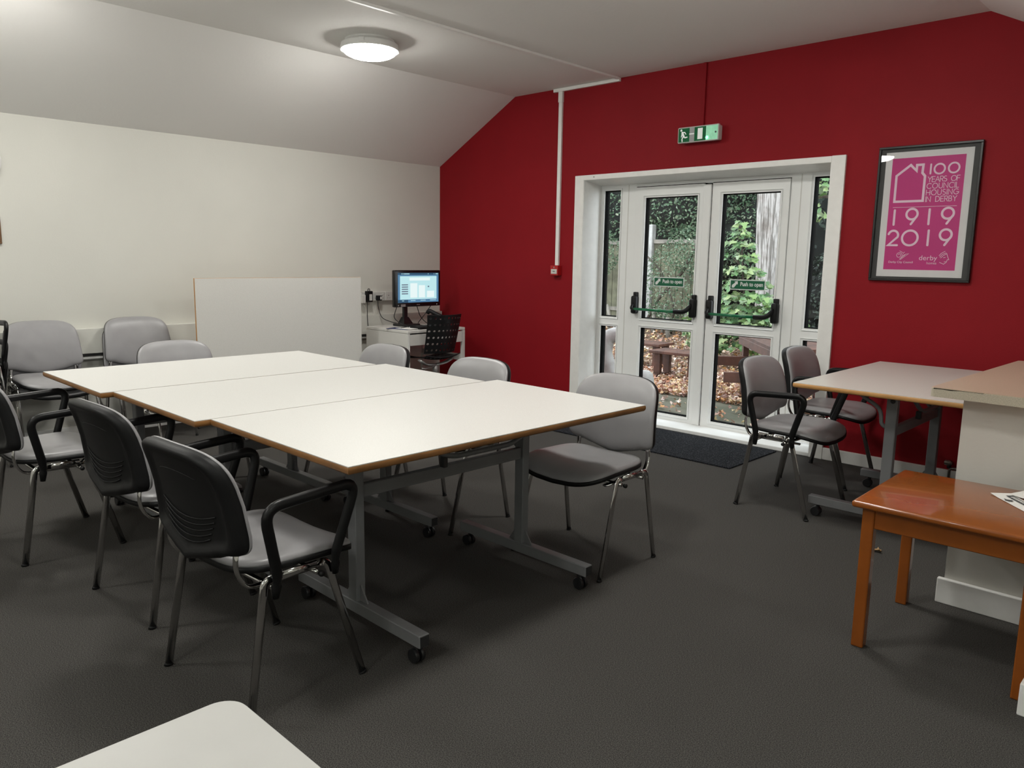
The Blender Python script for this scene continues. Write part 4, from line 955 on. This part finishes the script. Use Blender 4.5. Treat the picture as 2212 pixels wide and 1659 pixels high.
# fence
FY = 6.95
def fence_panel(x0, x1, y0, y1, h, lbl):
    r = empty('wooden_fence', (x0, y0, gh(x0, y0)), math.atan2(y1 - y0, x1 - x0), lbl, 'fence', 'mossy fence panels')
    L = math.hypot(x1 - x0, y1 - y0); k = MB(); n = int(L / 0.14)
    for i in range(n):
        a = i * L / n; k.rbox(a, a + L / n - 0.008, random.uniform(-.004, .004), 0.022, -0.1, h + random.uniform(-.015, .015), 0.003, 1)
    k.build('boards', M['fence_wood'], r)
    for z in (0.25, h - 0.06): MB().box(0, L, -0.035, 0.0, z, z + 0.07).build('rail', M['grey_wood'], r)
posts = [(-5.85, 7.35), (-3.95, 7.15), (-2.06, FY), (-0.85, 7.05)]
FL = ['mossy fence panel at the left end, partly behind ivy', 'mossy fence panel left of the concrete post', 'mossy fence panel right of the concrete post', 'fence panel behind the maple sapling', 'fence panel right of the pale trunk']
for i in range(3):
    fence_panel(posts[i][0] + .06, posts[i + 1][0] - .06, posts[i][1], posts[i + 1][1], 1.58, FL[i])
PL = ['concrete fence post at the left end of the fence', 'concrete fence post seen through the narrow left panel', 'pale concrete fence post seen through the left door', 'concrete fence post ending the fence beside the dark hedge']
for (x, y), l in zip(posts, PL):
    k = MB(); z = gh(x, y); k.rbox(x - .055, x + .055, y - .075, y + .05, z - .1, z + 1.86, 0.010, 2)
    if x == -2.06: k.rbox(x - .12, x - .04, y - .085, y - .02, z + 1.60, z + 1.76, 0.006, 1)
    one(k, 'fence_post', M['concrete'], l, 'fence post', 'concrete fence posts')

# hedge with a dense dark inside behind the fence
def blob(name, m, c_, rad, par=None, seed=0, n=20, rough=0.18):
    random.seed(seed); vs = []; fs = []; m1 = n // 2
    ph = [random.uniform(0, 6.3) for _ in range(6)]
    for i in range(m1 + 1):
        for j in range(n):
            a = PI * i / m1; b_ = 2 * PI * j / n
            d = Vector((math.sin(a) * math.cos(b_), math.sin(a) * math.sin(b_), math.cos(a)))
            q = 1 + rough * (math.sin(3 * d.x + ph[0]) * math.sin(4 * d.y + ph[1]) + .6 * math.sin(7 * d.z + ph[2]) * math.sin(6 * d.x + ph[3]))
            vs.append((c_[0] + d.x * rad[0] * q, c_[1] + d.y * rad[1] * q, c_[2] + d.z * rad[2] * q))
    for i in range(m1):
        for j in range(n): a = i * n + j; b_ = i * n + (j + 1) % n; fs.append((a, b_, b_ + n, a + n))
    return MB().add(vs, fs).build(name, m, par, smooth=True)
def leafy(mb, n, c_, rad, size, kind, seed, shell=0.35, bias=None):
    random.seed(seed)
    for _ in range(n):
        while True:
            d = Vector((random.gauss(0, 1), random.gauss(0, 1), random.gauss(0, 1))).normalized()
            if bias is None or d.dot(bias) > -0.2 or random.random() < 0.15: break
        q = 1 - shell * random.random() ** 2
        p = (c_[0] + d.x * rad[0] * q, c_[1] + d.y * rad[1] * q, c_[2] + d.z * rad[2] * q)
        nn = Vector((d.x * .6 + random.gauss(0, .45), d.y * .6 + random.gauss(0, .45), d.z * .6 + .5 + random.gauss(0, .35)))
        put_leaf(mb, p, nn, size * random.uniform(.6, 1.3), kind, random.uniform(0, 6.3), random.uniform(.1, .6))
FRONT = Vector((0.4, -0.9, 0.1)).normalized()
def shrub(name, parts, lm, kind, size, n, lbl, cat, seed, core=True, stems=None, group=None):
    x, y = parts[0][0][0], parts[0][0][1]
    r = empty(name, (0, 0, 0), 0, lbl, cat, group)
    k = MB()
    for i, (c_, rad) in enumerate(parts): leafy(k, int(n * (rad[0] * rad[2]) / sum(p[1][0] * p[1][2] for p in parts)), c_, rad, size, kind, seed + i, bias=FRONT)
    tag(k.build('foliage', lm, r, fix=False), kind='stuff')
    if core:
        for i, (c_, rad) in enumerate(parts): blob('shade_core', M['hedge_core'], c_, tuple(q * .74 for q in rad), r, seed + i)  # near-black blob, its colour stands in for the shade behind the leaves
    for s_ in (stems or []): MB().tube(arc(s_[0], 0.15, 4), s_[1], 8, radii=None).build('stem', M['bark_dark'], r, smooth=True)
    return r
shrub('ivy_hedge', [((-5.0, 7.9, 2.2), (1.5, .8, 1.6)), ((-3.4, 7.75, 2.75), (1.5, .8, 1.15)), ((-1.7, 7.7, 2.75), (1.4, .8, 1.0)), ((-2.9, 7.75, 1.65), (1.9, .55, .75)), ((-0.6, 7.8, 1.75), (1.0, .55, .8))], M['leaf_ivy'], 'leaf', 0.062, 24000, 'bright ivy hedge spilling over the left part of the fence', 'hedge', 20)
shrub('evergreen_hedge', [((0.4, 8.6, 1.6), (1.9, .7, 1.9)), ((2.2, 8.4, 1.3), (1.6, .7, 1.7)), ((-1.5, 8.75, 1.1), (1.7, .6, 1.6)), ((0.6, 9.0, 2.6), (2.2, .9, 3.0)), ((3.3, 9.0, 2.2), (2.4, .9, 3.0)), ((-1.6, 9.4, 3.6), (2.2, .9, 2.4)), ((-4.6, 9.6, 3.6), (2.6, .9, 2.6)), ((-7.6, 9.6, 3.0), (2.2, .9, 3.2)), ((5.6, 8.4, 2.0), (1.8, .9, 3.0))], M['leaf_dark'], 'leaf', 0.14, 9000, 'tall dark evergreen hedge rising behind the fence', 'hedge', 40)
# climbers in front of the fence seen through the left door
shrub('climbing_shrub', [((-1.15, 6.35, 0.95), (.62, .32, .80)), ((-0.75, 6.30, 1.55), (.55, .30, .42)), ((-3.1, 6.6, 1.5), (.55, .28, .50))], M['leaf_ivy'], 'leaf', 0.046, 4200, 'wiry green climber in front of the fence behind the left door', 'shrub', 60, core=False,
      stems=[([(-1.9, 6.5, 0.1), (-1.5, 6.4, .7), (-0.95, 6.3, 1.2), (-0.6, 6.3, 1.9)], .028), ([(-2.3, 6.4, 0.1), (-2.15, 6.4, 0.9), (-2.35, 6.4, 1.5)], .022), ([(-1.2, 6.4, 0.1), (-1.1, 6.3, .6), (-1.4, 6.3, 1.2), (-1.9, 6.4, 1.55)], .018), ([(-3.0, 6.6, 0.1), (-3.1, 6.6, .8), (-2.8, 6.6, 1.5)], .02), ([(-3.4, 6.6, 0.1), (-3.2, 6.6, .9), (-3.5, 6.6, 1.7)], .018)])
# lopped stakes along the fence foot
random.seed(5)
for i in range(9):
    x = -2.85 + i * 0.26 + random.uniform(-.05, .05); y = 6.15 + random.uniform(-.12, .15); h = random.uniform(.30, .62); z = gh(x, y)
    one(MB().tube([(x, y, z - .05), (x + random.uniform(-.04, .04), y, z + h * .5), (x + random.uniform(-.07, .07), y, z + h)], random.uniform(.025, .045), 8), 'cut_log', M['grey_wood'], 'grey upright cut log in the row at the foot of the fence', 'log', 'upright logs along the fence foot', smooth=True)

# pale trunk
r = empty('pale_tree', (0.97, 6.0, 0), 0, 'thick pale trunk with flaking bark behind the right door', 'tree')
n = 26; vs = []; fs = []; rows = 30; random.seed(9); ph = [random.uniform(0, 6.3) for _ in range(5)]
for i in range(rows + 1):
    t_ = i / rows; z = -0.05 + 5.2 * t_; base = 0.275 + 0.16 * math.exp(-z * 2.2) + 0.02 * z
    for j in range(n):
        a = 2 * PI * j / n; q = base * (1 + 0.07 * math.sin(3 * a + ph[0] + z * .5) + 0.035 * math.sin(8 * a + ph[1] + z * 1.3) + 0.03 * math.sin(15 * a + z * 2.1))
        vs.append((math.cos(a) * q - 0.05 * z, math.sin(a) * q, z))
for i in range(rows):
    for j in range(n): a = i * n + j; b_ = i * n + (j + 1) % n; fs.append((a, b_, b_ + n, a + n))
MB().add(vs, fs).build('trunk', M['bark_pale'], r, smooth=True)
k = MB(); leafy(k, 3500, (-0.2, 0.6, 5.6), (2.6, 2.0, 1.3), 0.16, 'leaf', 71, shell=.8); tag(k.build('crown', M['leaf_ivy'], r, fix=False), kind='stuff')

nt = M['bark_pale'].node_tree; tc_ = nt.nodes.new('ShaderNodeTexCoord'); mp_ = nt.nodes.new('ShaderNodeMapping'); mp_.inputs['Scale'].default_value = (20, 20, 1.3)
vo = nt.nodes.new('ShaderNodeTexNoise'); vo.inputs['Scale'].default_value = 1.6; vo.inputs['Detail'].default_value = 6; vo.inputs['Distortion'].default_value = 0.6
cr_ = nt.nodes.new('ShaderNodeValToRGB'); cr_.color_ramp.elements[0].position = .44; cr_.color_ramp.elements[0].color = (.18, .16, .14, 1); cr_.color_ramp.elements[1].position = .53; cr_.color_ramp.elements[1].color = (1, 1, 1, 1)
mu_ = nt.nodes.new('ShaderNodeMixRGB'); mu_.blend_type = 'MULTIPLY'; mu_.inputs[0].default_value = 0.75
b_ = nt.nodes['Principled BSDF']; src_ = b_.inputs['Base Color'].links[0].from_socket
nt.links.new(tc_.outputs['Object'], mp_.inputs[0]); nt.links.new(mp_.outputs[0], vo.inputs['Vector']); nt.links.new(vo.outputs['Fac'], cr_.inputs[0])
nt.links.new(src_, mu_.inputs[1]); nt.links.new(cr_.outputs[0], mu_.inputs[2]); nt.links.new(mu_.outputs[0], b_.inputs['Base Color'])
# low branch with bright maple leaves seen in the narrow right pane
MB().tube(arc([(0.10, -0.1, 1.9), (0.35, -.45, 2.15), (0.80, -.78, 2.28), (1.15, -.95, 2.20)], .2, 5), .022, 8).build('branch', M['bark_dark'], r, smooth=True)
k = MB(); leafy(k, 26, (0.80, -.78, 2.36), (.30, .16, .13), 0.13, 'maple', 72, shell=.9); leafy(k, 16, (0.78, -.78, 2.04), (.22, .14, .10), 0.12, 'maple', 73, shell=.9)
tag(k.build('branch_leaves', M['leaf_maple'], r, fix=False), kind='stuff')

# maple sapling
r = empty('maple_sapling', (1.13, 4.6, gh(1.13, 4.6)), 0, 'bright green young maple in front of the pale trunk', 'sapling')
st2 = MB(); st2.tube([(0, 0, 0), (-.02, 0, .7), (-.10, 0, 1.4), (-.16, 0, 1.95)], 0.014, 8, radii=[1.3, 1, .7, .3])
lf = MB(); random.seed(31)
tiers = [(0.34, .55, 110), (0.48, .60, 160), (.64, .62, 190), (.80, .60, 190), (.98, .54, 170), (1.15, .42, 110), (1.32, .30, 64), (1.50, .26, 34), (1.66, .21, 30), (1.80, .18, 22), (1.93, .11, 14)]
for (h, w_, cnt) in tiers:
    ax = -.02 - .10 * max(0, h - .4)
    for _ in range(cnt):
        a = random.uniform(0, 2 * PI); q = w_ * math.sqrt(random.uniform(.02, 1)); p = Vector((ax + math.cos(a) * q, math.sin(a) * q * .8, h + random.uniform(-.055, .055) - .10 * q))
        put_leaf(lf, p, (math.cos(a) * .4 + random.gauss(0, .25), -.45 + math.sin(a) * .3 + random.gauss(0, .25), .9), random.uniform(.075, .135), 'maple', random.uniform(0, 6.3), .25)
    for q_ in range(3):
        a = random.uniform(0, 2 * PI); st2.tube([(ax, 0, h - .12), (ax + math.cos(a) * w_ * .6, math.sin(a) * w_ * .5, h)], 0.005, 6)
st2.build('stem', M['bark_dark'], r, smooth=True); tag(lf.build('foliage', M['leaf_maple'], r, fix=False), kind='stuff')

# low green growth either side of the sapling and right edge plants
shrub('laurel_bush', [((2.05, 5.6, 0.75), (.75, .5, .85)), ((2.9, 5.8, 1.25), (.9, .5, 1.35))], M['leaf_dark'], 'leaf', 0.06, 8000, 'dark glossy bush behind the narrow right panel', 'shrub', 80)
k = shrub('low_maple_growth', [((1.62, 4.5, 0.42), (.42, .35, .40)), ((0.50, 4.7, 0.40), (.36, .32, .36))], M['leaf_maple'], 'maple', 0.11, 620, 'low bright maple shoots around the foot of the sapling', 'shrub', 90, core=False)

# picnic furniture
def bench(loc, rz, L, D, H, lbl):
    r = empty('garden_bench', (loc[0], loc[1], gh(*loc)), rz, lbl, 'bench', 'brown garden benches')
    k = MB()
    for i in range(3): k.rbox(-L / 2, L / 2, -D / 2 + i * D / 3, -D / 2 + (i + 1) * D / 3 - .008, H - .035, H, .004, 1)
    k.build('seat', M['brown_wood'], r)
    for sx in (-1, 1):
        x = sx * (L / 2 - .09)
        for sy in (-1, 1): MB().rbox(x - .045, x + .045, sy * (D / 2 - .09) - .03, sy * (D / 2 - .09) + .03, 0.0, H - .035, .004, 1).build('leg', M['brown_wood'], r)
        MB().rbox(x - .035, x + .035, -D / 2 - .03, D / 2 + .03, 0.0, .06, .004, 1).build('foot_rail', M['brown_wood'], r)
bench((0.12, 3.72), 0.05, 0.62, 0.42, 0.36, 'low brown wooden bench farther back seen through the left door')
bench((1.02, 3.12), 0.05, 0.66, 0.42, 0.36, 'low brown wooden bench nearer the left door')
r = empty('picnic_table', (2.19, 2.43, GZ), -0.876, 'dark brown picnic table behind the right door and chairs', 'picnic table')
k = MB()                                   # local x runs along the tabletop towards the right, local y away from the doors
for i in range(4): k.rbox(-0.04, 1.45, 0.0 + i * .165, 0.155 + i * .165, .66, .70, .004, 1)
k.build('tabletop', M['brown_wood'], r)
MB().rbox(-.03, 1.44, -.004, .022, .585, .665, .004, 1).build('side_apron', M['brown_wood'], r)
for x in (.0, 1.25):
    for y_ in (.03, .56): MB().rbox(x, x + .075, y_, y_ + .06, 0.0, .66, .004, 1).build('leg', M['brown_wood'], r)
    MB().rbox(x + .075, x + .115, -.42, 1.05, .36, .46, .004, 1).build('cross_rail', M['brown_wood'], r)
for y_ in (.82,): MB().rbox(-0.04, 1.42, y_, y_ + .24, .46, .495, .004, 1).build('bench_seat', M['brown_wood'], r)
# brick planter glimpsed low on the right
r = one(MB().rbox(2.35, 3.30, 4.35, 4.75, GZ, 0.32, .01, 2), 'planter_box', M['brown_wood'], 'red-brown planter box behind the narrow right panel', 'planter')
# white painted log pieces
k = MB().tube(arc([(0, 0, 0), (-.02, .02, .22), (-.10, .03, .45), (-.07, .03, .62), (.06, .02, .66), (.14, .02, .60)], .10, 6), .085, 14, radii=None)
one(k, 'carved_log', M['white_log'], 'curved white painted log behind the narrow left panel', 'log ornament', loc=(1.10, 1.60, GZ), rz=0.6, smooth=True)
r = empty('white_stump', (1.80, 1.20, GZ), 0.3, 'white painted stump with a black bracket at the foot of the left door', 'log ornament')
MB().lathe([(.105, 0), (.11, .15), (.10, .27), (.085, .33), (.05, .36), (.02, .365)], (0, 0, 0), 18).build('stump', M['white_log'], r, smooth=True)
MB().rbox(.05, .17, -.16, -.07, .12, .18, .01, 2).build('bracket', M['dark_steel'], r)
one(MB().rbox(0.62, 1.02, 2.05, 2.12, GZ, 0.14, .01, 2), 'low_board', M['dark_steel'], 'dark low board on pale kerb behind the narrow left panel', 'board')
